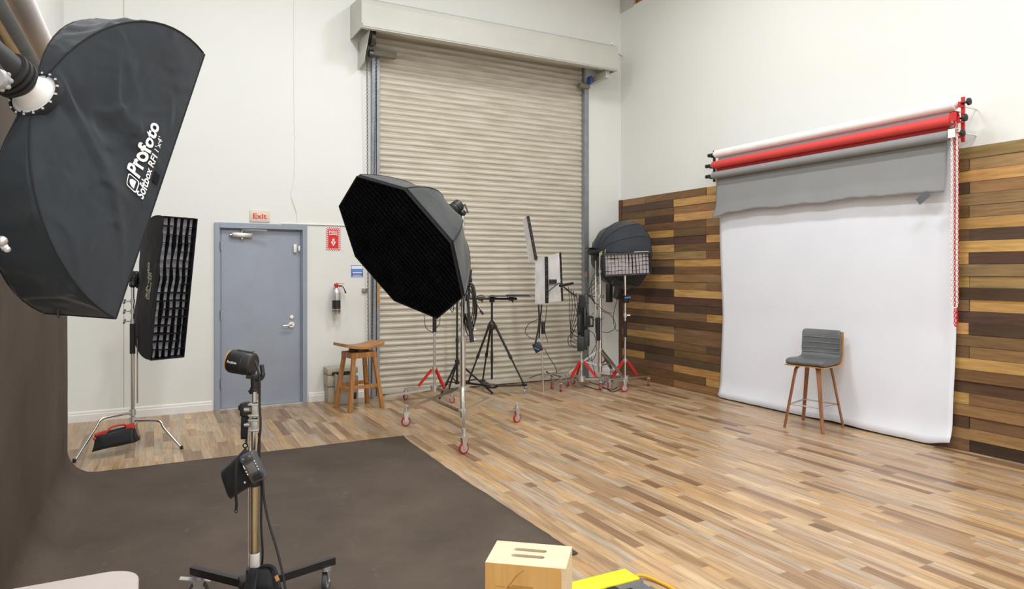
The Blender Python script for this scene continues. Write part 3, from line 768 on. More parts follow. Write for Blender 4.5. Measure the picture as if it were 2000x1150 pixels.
# ================================================================== light shaping boxes
def frame_of(C0, u, v, n):
    M = Matrix((u, v, n)).transposed().to_4x4(); M.translation = Vector(C0); return M
def ortho(u, n):
    u = Vector(u).normalized(); n = Vector(n).normalized(); n = (n-u*n.dot(u)).normalized(); return u, n.cross(u), n
class Box:           # curved-rod softbox shell, polygonal front in the local xy plane, ring at z = -D
    def __init__(s, corners, D, r0, sag=.05, lip=.05, a=1.):
        s.c = [Vector((x, y)) for x, y in corners]; s.D = D; s.r0 = r0; s.sag = sag; s.lip = lip; s.a = a; s.wr = 0; s.seed = 0; s.crease = 0
    def rod(s, c, t):
        e = c; d = e.normalized()*s.r0; k = s.a*PI/2
        rho = math.sin(t*k)/math.sin(k); z = -s.D+s.D*(1-math.cos(t*k))/(1-math.cos(k))
        return Vector((d.x+(e.x-d.x)*rho, d.y+(e.y-d.y)*rho, z))
    def pt(s, i, q, t):      # panel i, q along the side, t from ring to rim
        n = len(s.c); A = s.rod(s.c[i], t); B = s.rod(s.c[(i+1) % n], t); p = A.lerp(B, q)
        inw = Vector((-p.x, -p.y, .0)); L_ = (A-B).length
        f = 4*q*(1-q)*s.sag*math.sin(PI*min(1, t))*(L_)
        if inw.length > 1e-6:
            edge = min(1, 4*q*(1-q)*3); seed = s.seed
            w = s.wr*noise.noise(Vector((p.x*5+seed, p.y*5, p.z*5)))*edge*min(1, (1-t)*6)
            if s.crease:
                s1 = noise.noise(Vector((p.x*2.6+p.z*2.2+seed, p.y*2, p.z*3.5-p.x)))
                s2_ = noise.noise(Vector((p.x*4.5-p.z*4+seed, p.y*3, p.z*5+p.x*3)))
                fade = min(1, (1-t)*6)
                w += s.crease*(max(0, 1-abs(s1)*5)+.6*max(0, 1-abs(s2_)*5))*edge*fade
            p = p+inw.normalized()*(f-w)
        return p
    def shell(s, M, nq=10, ntt=14, wr=.004, seed=0, crease=0, nolip=False):
        s.wr = wr; s.seed = seed; s.crease = crease
        mb = MB()
        for i in range(len(s.c)):
            def fn(q, t, i=i):
                p = s.pt(i, q, t)
                return M @ p
            mb.grid(fn, nq, ntt)
            A, B = s.c[i], s.c[(i+1) % len(s.c)]
            if not nolip: mb.add([M @ Vector((A.x, A.y, 0)), M @ Vector((B.x, B.y, 0)), M @ Vector((B.x, B.y, s.lip)), M @ Vector((A.x, A.y, s.lip))], [(0, 1, 2, 3)])
        return mb
    def piping(s, M, r=.004):
        mb = MB()
        for c in s.c: mb.tube([M @ s.rod(c, t/16) for t in range(17)], r, 6)
        k = [M @ Vector((c.x, c.y, s.lip)) for c in s.c]
        for a, b in zip(k, k[1:]+k[:1]): mb.tube([a, b], r*1.1, 6)
        return mb
def softbox_lettering(mb, bx, M, panel, q0, q1, t0, lines, flip=False, out=.006):
    """text on a side panel: u along the rim from q0, v towards the ring"""
    A = bx.c[panel]; B = bx.c[(panel+1) % len(bx.c)]; L_ = (A-B).length
    # arc length table in t at mid panel
    N_ = 60; tt = [i/N_ for i in range(N_+1)]; pp = [bx.pt(panel, .5, t) for t in tt]
    s_ = [0]
    for i in range(N_): s_.append(s_[-1]+(pp[i+1]-pp[i]).length)
    tot = s_[-1]
    def at_s(d):             # d = distance back from the rim
        x = tot-d
        for i in range(N_):
            if s_[i+1] >= x: return tt[i]+(tt[i+1]-tt[i])*((x-s_[i])/max(1e-9, s_[i+1]-s_[i]))
        return 1
    def fn0(ox, od):
        def fn(x, y):
            q = q0+(ox+x)/L_ if not flip else q0-(ox+x)/L_
            p = bx.pt(panel, q, at_s(od+y))
            nrm = Vector((p.x, p.y, 0)).normalized()
            A_ = bx.pt(panel, min(1, q+.01), at_s(od+y)); B_ = bx.pt(panel, q, max(0, at_s(od+y)-.02))
            cr = (A_-p).cross(B_-p)
            if cr.length > 1e-9:
                cr.normalize()
                if cr.dot(nrm) < 0: cr = -cr
                nrm = cr
            return M @ (p+nrm*out)
        return fn
    for (txt, size, ox, od, bold, fit) in lines:
        add_text(mb, txt, size, fn0(ox, od), bold, fit)
    return fn0
def logo_badge(mb, fn):       # rounded outlined badge with a solid hood shape
    def rr(w, h, r, n=4):
        out = []
        for cx_, cy_, a0 in ((w-r, h-r, 0), (r, h-r, PI/2), (r, r, PI), (w-r, r, 1.5*PI)):
            out += [(cx_+r*math.cos(a0+PI/2*k/n), cy_+r*math.sin(a0+PI/2*k/n)) for k in range(n+1)]
        return out
    o_ = rr(.062, .062, .012); i_ = [(x*.86+.0044, y*.86+.0044) for x, y in o_]
    k = len(o_); mb.add([fn(x, y) for x, y in o_+i_], [(i, (i+1) % k, k+(i+1) % k, k+i) for i in range(k)])
    d = [(.012, .016), (.05, .016)]+[(.031+.019*math.cos(a), .022+.026*math.sin(a)) for a in [PI*j/8 for j in range(9)]]
    mb.add([fn(x, y) for x, y in d], [tuple(range(len(d)))])
def speed_ring(M, D, parent, r=.075):
    z = -D
    mb = MB(); mb.lathe([(r*.62, -.075), (r*.66, -.07), (r*.72, -.035), (r*.93, -.004), (r*1.10, .0), (r*1.12, .012), (r*.95, .014)], M @ Vector((0, 0, z)), M.to_3x3() @ Vector((0, 0, 1)), 40)
    ring = mb.build('speed_ring', mat('white_ring_metal', (.78, .78, .77), .4, .1) if 'white_ring_metal' not in MATS else MATS['white_ring_metal'], parent)
    mb = MB(); mb.m = 1
    for k in range(16):
        a = 2*PI*k/16; c = Vector((math.cos(a)*r*1.17, math.sin(a)*r*1.17, z-.006)); mb.sph(M @ c, .006, seg=6)
    mb.m = 0; mb.lathe([(r*1.10, -.008), (r*1.22, -.004), (r*1.24, .02), (r*1.0, .03)], M @ Vector((0, 0, z)), M.to_3x3() @ Vector((0, 0, 1)), 40)
    mb.build('ring_collar', [fab_blk, alu], parent)
    return ring
def strobe_head(M, D, L_, r, label, stand_side=(0, -1, 0), name='strobe_head', text=False, grp=None):
    """cylindrical studio strobe pointing into a speed ring"""
    o0 = M @ Vector((0, 0, -D-.05)); ax = M.to_3x3() @ Vector((0, 0, -1))
    t = thing(name, label, 'studio flash', o0+ax*L_*.5, group=grp)
    mb = MB(); mb.lathe([(r*.70, 0), (r*.92, .02), (r*.92, L_*.62), (r*1.0, L_*.64), (r*1.0, L_*.96), (r*.9, L_), (0, L_)], o0, ax, 36); body = mb.build('body', strobe_m, t)
    mb = MB()
    for k in range(3):
        h = .025+k*.022; mb.lathe([(r*.93, h), (r*1.10, h+.003), (r*1.12, h+.009), (r*1.10, h+.015), (r*.93, h+.018)], o0, ax, 36)
    mb.build('rubber_grip', black_rub, t)
    if text:
        mb = MB(); u = ax.orthogonal().normalized(); 
        side = (Vector((0, 0, 1))-ax*ax.z).normalized(); side = (side*.75+ax.cross(side)*.66).normalized(); up2 = ax.cross(side)
        for k in range(9):
            a = (k-4)*.09; d = side*math.cos(.2)+up2*math.sin(.2)
            p = o0+ax*(.11+k*.012); rr_ = r*.935
            for j, hgt in enumerate((.004, .009)):
                q0_ = p+(side*math.cos(.0)+up2*math.sin(.0))*rr_
            mb.add([p+(side*math.cos(b_)+up2*math.sin(b_))*rr_ + ax*dx for b_, dx in ((-.06, 0), (.06 if k % 2 else .1, 0), (.06 if k % 2 else .1, .003), (-.06, .003))], [(0, 1, 2, 3)])
        mb.build('scale_marks', textw, t)
    return t, o0, ax

def strip_corners(L_, S): return [(L_/2, S/2), (-L_/2, S/2), (-L_/2, -S/2), (L_/2, -S/2)]

# --- big foreground strip softbox seen from behind
u, v, n = (.264, .279, .923), (.815, -.577, -.059), (.516, .768, -.379)
n = Vector(n).normalized(); u = (Vector(u)-n*n.dot(Vector(u))).normalized(); v_ = n.cross(u); 
M1 = frame_of((-.098, 3.417, 2.034), u, v_, n)
big = thing('softbox', 'large black strip softbox seen from behind, filling the upper left', 'softbox', M1 @ Vector((0, 0, -.55)))
bx = Box(strip_corners(1.318, .319), .555, .075, sag=.045, lip=.012)
sgn = 1
mbs = bx.shell(M1, 80, 60, .012, 3, .020); sb = mbs.build('fabric_shell', fab_big, big, angle=60)
bx.piping(M1, .004).build('seam_piping', fab_blk, big)
mb = MB(); L2, S2 = 1.318/2-.02, .319/2-.02
mb.add([M1 @ Vector(p) for p in ((L2, S2, .006), (-L2, S2, .006), (-L2, -S2, .006), (L2, -S2, .006))], [(0, 1, 2, 3)]); mb.build('front_diffuser', diff_m, big)
mb = MB()
# panel 0 joins corner 0 and corner 1 (the +v side): top corner -> bottom corner; text reads upwards so flip
f0 = softbox_lettering(mb, bx, M1, 0, .625, 0, 1, [('Profoto', .092, .070, .108, .0028, .285), ('Softbox RFI', .050, .0, .062, .0012, .215), ("1'x4'", .040, .235, .066, 0, .070)], flip=True)
logo_badge(mb, f0(-.003, .098)); mb.build('lettering', textw, sb)
mb = MB(); g0 = f0(.10, .012)
mb.add([g0(0, 0), g0(.05, 0), g0(.055, .035), g0(.005, .035)], [(0, 1, 2, 3)]); mb.build('velcro_tab', grid_m, sb)
mb = MB(); e1 = M1 @ Vector((-.66, -.06, -.03)); mb.bar(e1+Vector((0, 0, .01)), e1+Vector((0, 0, -.025)), .05, .006); mb.build('fabric_tag', black_p, sb)
speed_ring(M1, .555, big, .077)
hd, o0, ax = strobe_head(M1, .555, .34, .068, 'black studio flash head plugged into the big upper-left softbox', text=True)
side = ax.cross(Vector((0, 0, 1))).normalized()
mb = MB(); kc = o0+ax*.13-Vector((0, 0, 1))*.085+side*-.0
kp = o0+ax*.17+Vector((0, 0, -.085))
mb.lathe([(0, 0), (.03, 0), (.034, .012), (.03, .03), (0, .032)], P(4, 158, 2.12), -FW, 18)
for k in range(8):
    a = 2*PI*k/8; mb.sph(P(4, 158, 2.11)+RX*math.cos(a)*.027+UP*math.sin(a)*.027, .008, seg=10)
mb.build('tilt_knob', grey_p, hd)
mb = MB(); mb.bar(o0+ax*.16, P(4, 158, 2.16), .03, .03); mb.build('tilt_bracket', black_m, hd)
# its stand stands just outside the view at the left
st = thing('light_stand', 'chrome light stand carrying the big softbox, mostly beyond the left edge', 'light stand', (-.53, 2.55, 0))
mb = MB(); mb.cyl((-.53, 2.55, .02), (-.53, 2.55, 2.18), .016); mb.bar((-.53, 2.55, 2.18), o0+ax*.24, .025, .025); mb.build('column', chrome, st)
for a in (20, 140, 265):
    r_ = .27; d = Vector((math.cos(math.radians(a)), math.sin(math.radians(a)), 0))
    mb = MB(); mb.bar(Vector((-.53, 2.55, .35)), Vector((-.53, 2.55, .012))+d*r_, .02, .02); mb.build('leg', chrome, st)
mb = MB(); mb.tube([P(-60, 445, 2.2), P(2, 470, 2.2), P(12, 487, 2.2)], [.012, .014, .011], 12); mb.sph(P(3, 471, 2.19), .018, seg=12); mb.sph(P(14, 487, 2.2), .011, seg=10); mb.bar((-.53, 2.55, P(-60, 445, 2.2).z), P(-60, 445, 2.2), .03, .03); mb.build('locking_handle', alu, st)

# --- grids
def egg_grid(mb, M, xs, ys, x0, x1, y0, y1, z0, z1, wob=.0, clip=None, nseg=16, th=.0018):
    def strip(fa):
        N_ = nseg; vs = []; fs = []
        for i in range(N_+1):
            p = fa(i/N_)
            if p is None: continue
            vs.append(p)
        if len(vs) < 2: return
        k = len(vs); V = []
        for p in vs:
            w1 = wob*noise.noise(Vector((p.x*6, p.y*6, 1))); w2 = wob*noise.noise(Vector((p.x*6, p.y*6, 7)))
            V.append(M @ Vector((p.x+w1, p.y+w2, z0))); 
        for p in vs:
            w1 = wob*noise.noise(Vector((p.x*6, p.y*6, 3))); w2 = wob*noise.noise(Vector((p.x*6, p.y*6, 9)))
            V.append(M @ Vector((p.x+w1*1.6, p.y+w2*1.6, z1)))
        mb.add(V, [(i, i+1, k+i+1, k+i) for i in range(k-1)])
    for x in xs:
        ya, yb_ = (y0, y1) if clip is None else clip('x', x)
        if ya < yb_: strip(lambda t, x=x, ya=ya, yb_=yb_: Vector((x, ya+(yb_-ya)*t, 0)))
    for y in ys:
        xa, xb = (x0, x1) if clip is None else clip('y', y)
        if xa < xb: strip(lambda t, y=y, xa=xa, xb=xb: Vector((xa+(xb-xa)*t, y, 0)))
    return mb

# --- second strip softbox with egg-crate grid on a C-stand
n = Vector((.49, -.86, -.144)).normalized(); u = Vector((.082, -.119, .989)); u = (u-n*n.dot(u)).normalized(); v_ = n.cross(u)
M2 = frame_of(Vector((.16, 6.765, 1.446))-n*.05, u, v_, n)
strip = thing('softbox', 'tall narrow softbox with egg crate grid on C-stand left of grey door', 'softbox', M2 @ Vector((0, 0, -.42)))
bx2 = Box(strip_corners(1.276, .314), .46, .075, sag=.04, lip=.05)
sh2 = bx2.shell(M2, 30, 24, .008, 9, .010).build('fabric_shell', fab_blk, strip, angle=60)
bx2.piping(M2, .004).build('seam_piping', fab_blk, strip)
mb = MB(); L2, S2 = .632, .151
mb.grid(lambda a, b: M2 @ Vector(((a*2-1)*L2, (b*2-1)*S2, -.012+.01*noise.noise(Vector((a*9, b*3, 0))))), 24, 6); mb.build('front_diffuser', diff_m, strip)
mb = MB(); egg_grid(mb, M2, [-.632+1.264*i/17 for i in range(18)], [-.151+.302*i/5 for i in range(6)], -.63, .63, -.15, .15, .0, .052, .012)
g = mb.build('egg_crate_grid', grid_m, strip); so = g.modifiers.new('solid', 'SOLIDIFY'); so.thickness = .002
# which long panel faces the camera's left: the -v or +v side
pan = 0 if (M2.to_3x3() @ Vector((0, 1, 0))).dot(RX) < 0 else 2
mb = MB()
if pan == 0: f0 = softbox_lettering(mb, bx2, M2, 0, .60, 0, 1, [('Profoto', .092, .070, .108, .0028, .285), ('Softbox RFI', .05, .0, .062, .001, .26)], flip=True)
else: f0 = softbox_lettering(mb, bx2, M2, 2, .40, 0, 1, [('Profoto', .092, .070, .108, .0028, .285), ('Softbox RFI', .05, .0, .062, .001, .26)], flip=False)
logo_badge(mb, f0(-.003, .098)); mb.build('lettering', textg, sh2)
speed_ring(M2, .46, strip, .075)
hd2, o2, ax2 = strobe_head(M2, .46, .22, .06, 'black studio flash head behind the tall gridded softbox')
# C-stand
cs = Vector((-.17, 6.99, 0))
cst = thing('c_stand', 'chrome C-stand with turtle legs carrying the tall gridded softbox', 'light stand', cs)
mb = MB(); mb.cyl(cs+UP*.10, cs+UP*.95, .0175, seg=20); mb.cyl(cs+UP*.95, cs+UP*1.5, .014, seg=16); mb.build('column', chrome, cst)
mb = MB(); mb.cyl(cs+UP*.86, cs+UP*1.13, .023, seg=20); mb.build('foam_sleeve', black_rub, cst)
for a, z, lab in ((195.5, .33, 0), (-28, .26, 0), (84, .20, 0)):
    d = Vector((math.cos(math.radians(a)), math.sin(math.radians(a)), 0))
    if a == 195.5: d = (Vector((-.591, 6.728, 0))-cs); 
    elif a == -28: d = (Vector((.221, 6.779, 0))-cs)
    else: d = Vector((.04, .45, 0))
    Lr = d.length; d.normalize()
    mb = MB(); mb.tube(smooth_path([cs+d*.02+UP*z, cs+d*Lr*.45+UP*z, cs+d*Lr*.58+UP*(z-.02), cs+d*Lr*.66+UP*(z-.08), cs+d*Lr+UP*.012], 5), .0125, 12); lg = mb.build('leg', chrome, cst)
    mb = MB(); mb.cyl(cs+d*(Lr-.006)+UP*.03, cs+d*(Lr+.002)+UP*.0, .0145, seg=12); mb.build('leg_cap', black_rub, lg)
    mb = MB(); mb.cyl(cs+UP*(z-.025), cs+UP*(z+.025), .027, seg=16); mb.build('leg_hub', alu, cst)
mb = MB()
for z in (1.33, 1.24, 1.15): mb.bar(cs+UP*z, cs+UP*z-RX*.075, .012, .012); mb.bar(cs+UP*(z+.02)-RX*.07, cs+UP*(z-.02)-RX*.08, .03, .008); mb.cyl(cs+UP*(z-.02), cs+UP*(z+.02), .02, seg=12)
mb.build('grip_knob', alu, cst)
mb = MB(); q = cs+RX*.055-FW*.02; mb.cyl(q+UP*.42, q+UP*1.0, .006, seg=8); mb.build('grip_arm_rod', chrome, cst)
mb = MB(); mb.bar(cs+UP*1.47, o2+ax2*.10+UP*-.055, .035, .03); mb.sph(cs+UP*1.48, .03, seg=12); mb.build('swivel_bracket', black_m, cst)
# sandbag on the left leg
dl = (Vector((-.591, 6.728, 0))-cs).normalized()
sbg = thing('sandbag', 'black sandbag with red handle slung over the C-stand leg', 'sandbag', cs+dl*.24+UP*.08)
pa = P(186, 848, 5.80); pb_ = P(262, 832, 6.02)
for off, dz, nm in ((-.05, 0, 'sand_pouch'), (.05, .03, 'sand_pouch')):
    o_ = FW*off; ex_ = (-RX*.05 if off > 0 else Vector((0, 0, 0)))
    mb = MB(); mb.pillow(pa+o_+ex_+UP*-.14, pb_+o_+RX*.03+UP*-.135, pb_+o_*.3+UP*.0, pa+o_*.3+UP*-.01, .125, .06, 14); mb.build(nm, fab_blk, sbg)
mb = MB(); mb.tube(smooth_path([pa+UP*-.012, pa.lerp(pb_, .28)+UP*.002, pa.lerp(pb_, .42)+UP*.032, pa.lerp(pb_, .72)+UP*.034, pa.lerp(pb_, .82)+UP*.006, pb_+UP*.01]), .009, 8)
mb.bar(pa+UP*-.012, pa.lerp(pb_, .28)+UP*.0, .03, .03); mb.bar(pa.lerp(pb_, .78)+UP*.003, pb_+UP*.006, .03, .045); mb.sph(pa+UP*-.03+RX*.012-FW*.03, .014, seg=8)
mb.build('handle', redbag, sbg)

# --- octagonal softbox with grid
u = Vector((-.532, -.099, .841)); n = Vector((-.803, -.257, -.538)).normalized(); u = (u-n*n.dot(u)).normalized(); v_ = n.cross(u)
M3 = frame_of(Vector((1.975, 5.976, 1.786))-n*.05, u, v_, n)
RO = .765; oc = [(RO*math.cos(k*PI/4), RO*math.sin(k*PI/4)) for k in range(8)]
octa = thing('octagonal_softbox', 'large black octagonal softbox with honeycomb grid tilted before the shutter', 'softbox', M3 @ Vector((0, 0, -.6)))
bx3 = Box(oc, .60, .08, sag=.07, lip=.035, a=.42)
bx3.shell(M3, 12, 20, .006, 5, .006, True).build('fabric_shell', fab_oct, octa, angle=50)
bx3.piping(M3, .005).build('seam_piping', fab_blk, octa)
mb = MB()
for i in range(8):
    (ax_, ay_), (bx_, by_) = oc[i], oc[(i+1) % 8]
    for k_ in (1.0, .98): mb.add([M3 @ Vector((ax_*k_, ay_*k_, 0)), M3 @ Vector((bx_*k_, by_*k_, 0)), M3 @ Vector((bx_*k_, by_*k_, .035)), M3 @ Vector((ax_*k_, ay_*k_, .035))], [(0, 1, 2, 3)])
    mb.add([M3 @ Vector((ax_, ay_, .035)), M3 @ Vector((bx_, by_, .035)), M3 @ Vector((bx_*.98, by_*.98, .035)), M3 @ Vector((ax_*.98, ay_*.98, .035))], [(0, 1, 2, 3)])
mb.build('front_rim', grid_m, octa)
mb = MB(); mb.add([M3 @ Vector((x*.985, y*.985, -.015)) for x, y in oc], [tuple(range(8))]); mb.build('front_diffuser', diff_m, octa)
ap = RO*math.cos(PI/8)*.98
rot = PI/8
M3r = M3 @ Matrix.Rotation(rot, 4, 'Z')
def oclip(axis, c):
    sd = ap*math.tan(PI/8)
    h = ap if abs(c) <= sd else ap-(abs(c)-sd)
    return -h, h
mb = MB(); gs = [-.7+1.4*i/24 for i in range(25)]
egg_grid(mb, M3r, gs, gs, 0, 0, 0, 0, -.008, .040, .012, clip=oclip, nseg=22)
g = mb.build('honeycomb_grid', grid_m, octa)
speed_ring(M3, .60, octa, .077)
hd3, o3, ax3 = strobe_head(M3, .60, .19, .062, 'dark grey studio flash head at rear of the octagonal softbox')
mb = MB(); e = o3+ax3*.19; dn = (Vector((0, 0, -1))+ax3*.5).normalized()
mb.tube([e+RX*.055+UP*.0, e+RX*.085-UP*.075, e+RX*.01-UP*.075, e-RX*.01-UP*.03], .012, 8, closed=True); mb.build('handle', darkgrey_p, hd3)

# ------------------------------------------------------------------ casters and stands
def caster(parent, foot, ang, r=.05, tyre=red_wheel, top=.16, brake=True, name='caster'):
    """wheel touching the floor at foot; swivel plate at height top"""
    foot = Vector(foot); d = Vector((math.cos(ang), math.sin(ang), 0)); sd = Vector((-d.y, d.x, 0)); c = foot+UP*r
    mb = MB()
    for s in (-1, 1):
        q = c+sd*s*.014
        mb.prism([q+d*.014-UP*.012, q-d*.014-UP*.012, q-d*.030+UP*(top-r-.012), q+d*.025+UP*(top-r-.012)], sd*s*.003)
    mb.cyl(c-d*.003+UP*(top-r-.016), c-d*.003+UP*(top-r), .026, seg=16); mb.cyl(c-sd*.02, c+sd*.02, .006, seg=8)
    if brake: mb.bar(c+UP*(top-r-.02)+d*.01, c+UP*(top-r-.005)+d*.085, .035, .005); mb.bar(c+UP*(top-r-.02)-d*.02, c+UP*(top-r-.03)-d*.055, .03, .005)
    ca = mb.build(name, alu, parent)
    mb = MB(); mb.m = 0
    mb.lathe([(r*.72, -.011), (r*.92, -.012), (r, -.007), (r, .007), (r*.92, .012), (r*.72, .011)], c, sd, 24)
    mb.m = 1; mb.lathe([(0, -.008), (r*.3, -.011), (r*.72, -.010), (r*.72, .010), (r*.3, .011), (0, .008)], c, sd, 24)
    me = mb; nd = len(mb.f)
    ob = mb.build('wheel', [tyre, lightgrey_p], ca)
    return ca

# --- chrome rolling stand under the octa
oc_c = Vector((2.703, 6.156, 0))
rs = thing('rolling_light_stand', 'big chrome rolling stand with red casters carrying the octagonal softbox', 'light stand', oc_c)
feet = [Vector((2.305, 6.704, 0)), Vector((3.40, 6.313, 0)), Vector((2.404, 5.45, 0))]
mb = MB(); mb.cyl(oc_c+UP*.16, oc_c+UP*.95, .030, seg=24); mb.cyl(oc_c+UP*.95, oc_c+UP*1.30, .022, seg=20); mb.cyl(oc_c+UP*1.3, oc_c+UP*2.20, .0165, seg=16); mb.build('column', chrome, rs)
mb = MB()
for z, r_ in ((.445, .045), (.215, .043), (.93, .040), (1.03, .034), (1.27, .036), (1.17, .030)): mb.cyl(oc_c+UP*(z-.018), oc_c+UP*(z+.018), r_, seg=20)
mb.rbox(-.05, .05, -.03, .03, -.03, .03, .006, Matrix.Translation(oc_c+UP*1.62)@Matrix.Rotation(-.5, 4, 'Z'))
mb.build('collar', alu, rs)
for z in (.93, 1.03, 1.15):
    mb = MB(); mb.cyl(oc_c+UP*z, oc_c+UP*z+RX*.085-FW*.02, .006, seg=8); mb.tube([oc_c+UP*(z+.02)+RX*.08, oc_c+UP*z+RX*.09, oc_c+UP*(z-.01)+RX*.13], .007, 8); mb.build('tightening_handle', alu, rs)
for i, f in enumerate(feet):
    d = (f-oc_c); Lr = d.length; d.normalize(); top = f+UP*.19; a_ = oc_c+d*.035+UP*.445
    mb = MB(); mb.bar(a_, top-d*.03, .028, .028); lg = mb.build('leg', chrome, rs)
    mid = a_.lerp(top, .52); mb = MB()
    for s in (-1, 1): sd = Vector((-d.y, d.x, 0))*.018*s; mb.bar(oc_c+d*.035+UP*.215+sd, mid+sd, .004, .02)
    mb.build('brace', chrome, rs)
    mb = MB(); mb.cyl(top-UP*.03, top+UP*.03, .020, seg=16); mb.build('leg_socket', alu, lg)
    caster(rs, f, math.radians((175, 15, 190)[i]), .05, red_wheel, .165)
mb = MB(); q = o3+ax3*.14; mb.bar(oc_c+UP*2.18, q-UP*.06, .04, .035); mb.sph(oc_c+UP*2.18, .035, seg=12); mb.build('swivel_bracket', black_m, rs)
# coiled power cable hanging on the stand
cc = P(918, 596, 6.62)
coil = thing('power_cable', 'coiled black power cable hanging from the chrome octagonal softbox stand', 'cable', cc)
mb = MB()
for k in range(7):
    ox = (k-3)*.005; w_ = .045+.006*(k % 3); h_ = .17+.022*((k*2) % 5)
    mb.tube([cc+RX*(ox+w_*math.cos(t))+UP*(h_*math.sin(t)-.02*(k % 3))+FW*(k-3)*.006 for t in [2*PI*j/28 for j in range(28)]], .0055, 6, closed=True)
mb.tube(smooth_path([P(922, 560, 6.6), P(930, 590, 6.6), P(938, 606, 6.6)]), .0045, 6); mb.cyl(P(938, 606, 6.6), P(944, 614, 6.6), .012, seg=8)
mb.tube(smooth_path([P(878, 600, 6.62), P(885, 608, 6.62), P(888, 560, 6.62), P(905, 555, 6.64)]), .004, 6)
coil_o = mb.build('cable', cable_m, coil)
mb = MB(); mb.bar(P(916, 620, 6.55), P(922, 668, 6.55), .028, .035); mb.bar(P(913, 575, 6.56), P(919, 650, 6.56), .02, .02); mb.build('cable_bundle', cable_m, coil)
mb = MB(); mb.rbox(-.022, .022, -.012, .012, -.06, .06, .005, Matrix.Translation(P(911, 600, 6.6))); tag(mb.build('adapter_brick', white_p, coil), 'white adapter brick')
mb = MB(); mb.bar(P(896, 523, 6.66), P(913, 523, 6.6), .02, .05); mb.build('hook', alu, coil)

# --- combo stands on low wheeled bases with red braces
def combo_stand(c, label, angs, top, armr=.40, group=None, r=.016, sleeve=None, clamps=(), name='rolling_base_stand'):
    c = Vector((c[0], c[1], 0)); t = thing(name, label, 'light stand', c, group=group)
    mb = MB(); mb.cyl(c+UP*.10, c+UP*top, r, seg=16); mb.build('column', chrome, t)
    mb = MB(); mb.cyl(c+UP*.10, c+UP*.17, .055, seg=20); mb.cyl(c+UP*.36, c+UP*.40, .03, seg=16); mb.build('hub', alu, t)
    for a in angs:
        a = math.radians(a); d = Vector((math.cos(a), math.sin(a), 0))
        mb = MB(); mb.bar(c+d*.03+UP*.135, c+d*armr+UP*.135, .03, .022); arm = mb.build('base_arm', steel, t)
        mb = MB(); mb.bar(c+d*.035+UP*.37, c+d*.20+UP*.165, .020, .034); mb.build('red_brace', red_m, t)
        caster(t, c+d*(armr-.02), a+.6, .035, red_wheel, .118, brake=False)
    if sleeve:
        mb = MB(); mb.cyl(c+UP*sleeve[0], c+UP*sleeve[1], r*1.55, seg=16); mb.build('foam_sleeve', black_rub, t)
    if clamps:
        mb = MB()
        for z in clamps: mb.cyl(c+UP*(z-.03), c+UP*(z+.03), r*1.5, seg=14); mb.bar(c+UP*z, c+UP*z+RX*.07, .012, .02)
        mb.build('collar', alu, t)
    return t, c
G = 'rolling stands with red braces'
tA, cA = combo_stand((3.115, 7.968), 'red-braced rolling stand behind the octagonal softbox, nearest the wooden stool', (158, -75, 42), 1.45, .38, sleeve=(.84, 1.05))
mb = MB(); mb.bar(PZ(752, 774, .06), cA+UP*.13+RX*-.04, .05, .03); mb.build('outrigger', steel, tA)
mb = MB(); mb.tube(smooth_path([cA+UP*1.05+RX*-.13, cA+UP*.90+RX*-.11, cA+UP*.83+RX*-.02]), .004, 6); mb.tube(smooth_path([cA+UP*1.05+RX*.07, cA+UP*.94+RX*.06, cA+UP*.88+RX*.01]), .004, 6); mb.build('cable', cable_m, tA)
tB, cB = combo_stand((5.166, 7.732), 'red-braced rolling stand draped with dangling black batteries and cables', (190, -40, 75), 1.28, .40, clamps=(1.1, .6))
tC, cC = combo_stand((5.72, 7.49), 'red-braced rolling stand at the wood wall carrying rectangular softbox', (-2, 105, 178), 1.62, .42, sleeve=(.70, .92), clamps=(1.0,))

# --- chrome double-riser stand D with the dark octa
cD = Vector((5.505, 7.779, 0))
tD = thing('rolling_light_stand', 'tall chrome rolling stand in the corner holding the round black softbox', 'light stand', cD)
mb = MB(); mb.cyl(cD+UP*.20, cD+UP*1.12, .030, seg=20); mb.cyl(cD+UP*1.1, cD+UP*1.42, .021, seg=16); mb.cyl(cD+UP*1.42, cD+UP*1.86, .015, seg=14); mb.cyl(cD-RX*.06+UP*.75, cD-RX*.06+UP*1.75, .010, seg=10); mb.build('column', chrome, tD)
mb = MB()
for z, r_ in ((.50, .045), (.30, .043), (1.10, .036), (1.40, .03), (1.6, .022)): mb.cyl(cD+UP*(z-.02), cD+UP*(z+.02), r_, seg=16)
mb.rbox(-.05, .05, -.03, .03, -.025, .025, .005, Matrix.Translation(cD+UP*1.25)); mb.build('collar', alu, tD)
for i, a in enumerate((-87, 33, 155)):
    a = math.radians(a); d = Vector((math.cos(a), math.sin(a), 0)); f = cD+d*(.52 if i < 1 else .46)
    mb = MB(); mb.bar(cD+d*.035+UP*.5, f-d*.02+UP*.19, .035, .026); mb.build('leg', steel, tD)
    mid = (cD+UP*.5).lerp(f+UP*.19, .5); mb = MB(); mb.bar(cD+d*.035+UP*.3, mid, .02, .02); mb.build('brace', steel, tD)
    caster(tD, f, math.radians(170 if i == 0 else 40*i), .05, red_wheel, .165)
mb = MB()
for k in range(5):
    a0_ = cD+UP*(1.62-.07*k)-RX*.03; b0_ = cD+UP*(1.05+.05*k)+RX*(.03-.02*k)
    mb.tube(smooth_path([a0_, a0_-RX*(.08+.02*k)-UP*.12, a0_.lerp(b0_, .6)-RX*(.12+.012*k), b0_-RX*.05, b0_], 6), .0045, 6)
mb.tube(smooth_path([cD+UP*1.05+RX*.02, cD+UP*.98+RX*.16, cD+UP*.83+RX*.22, cD+UP*.75+RX*.12, cD+UP*.76+RX*.02]), .0045, 6)
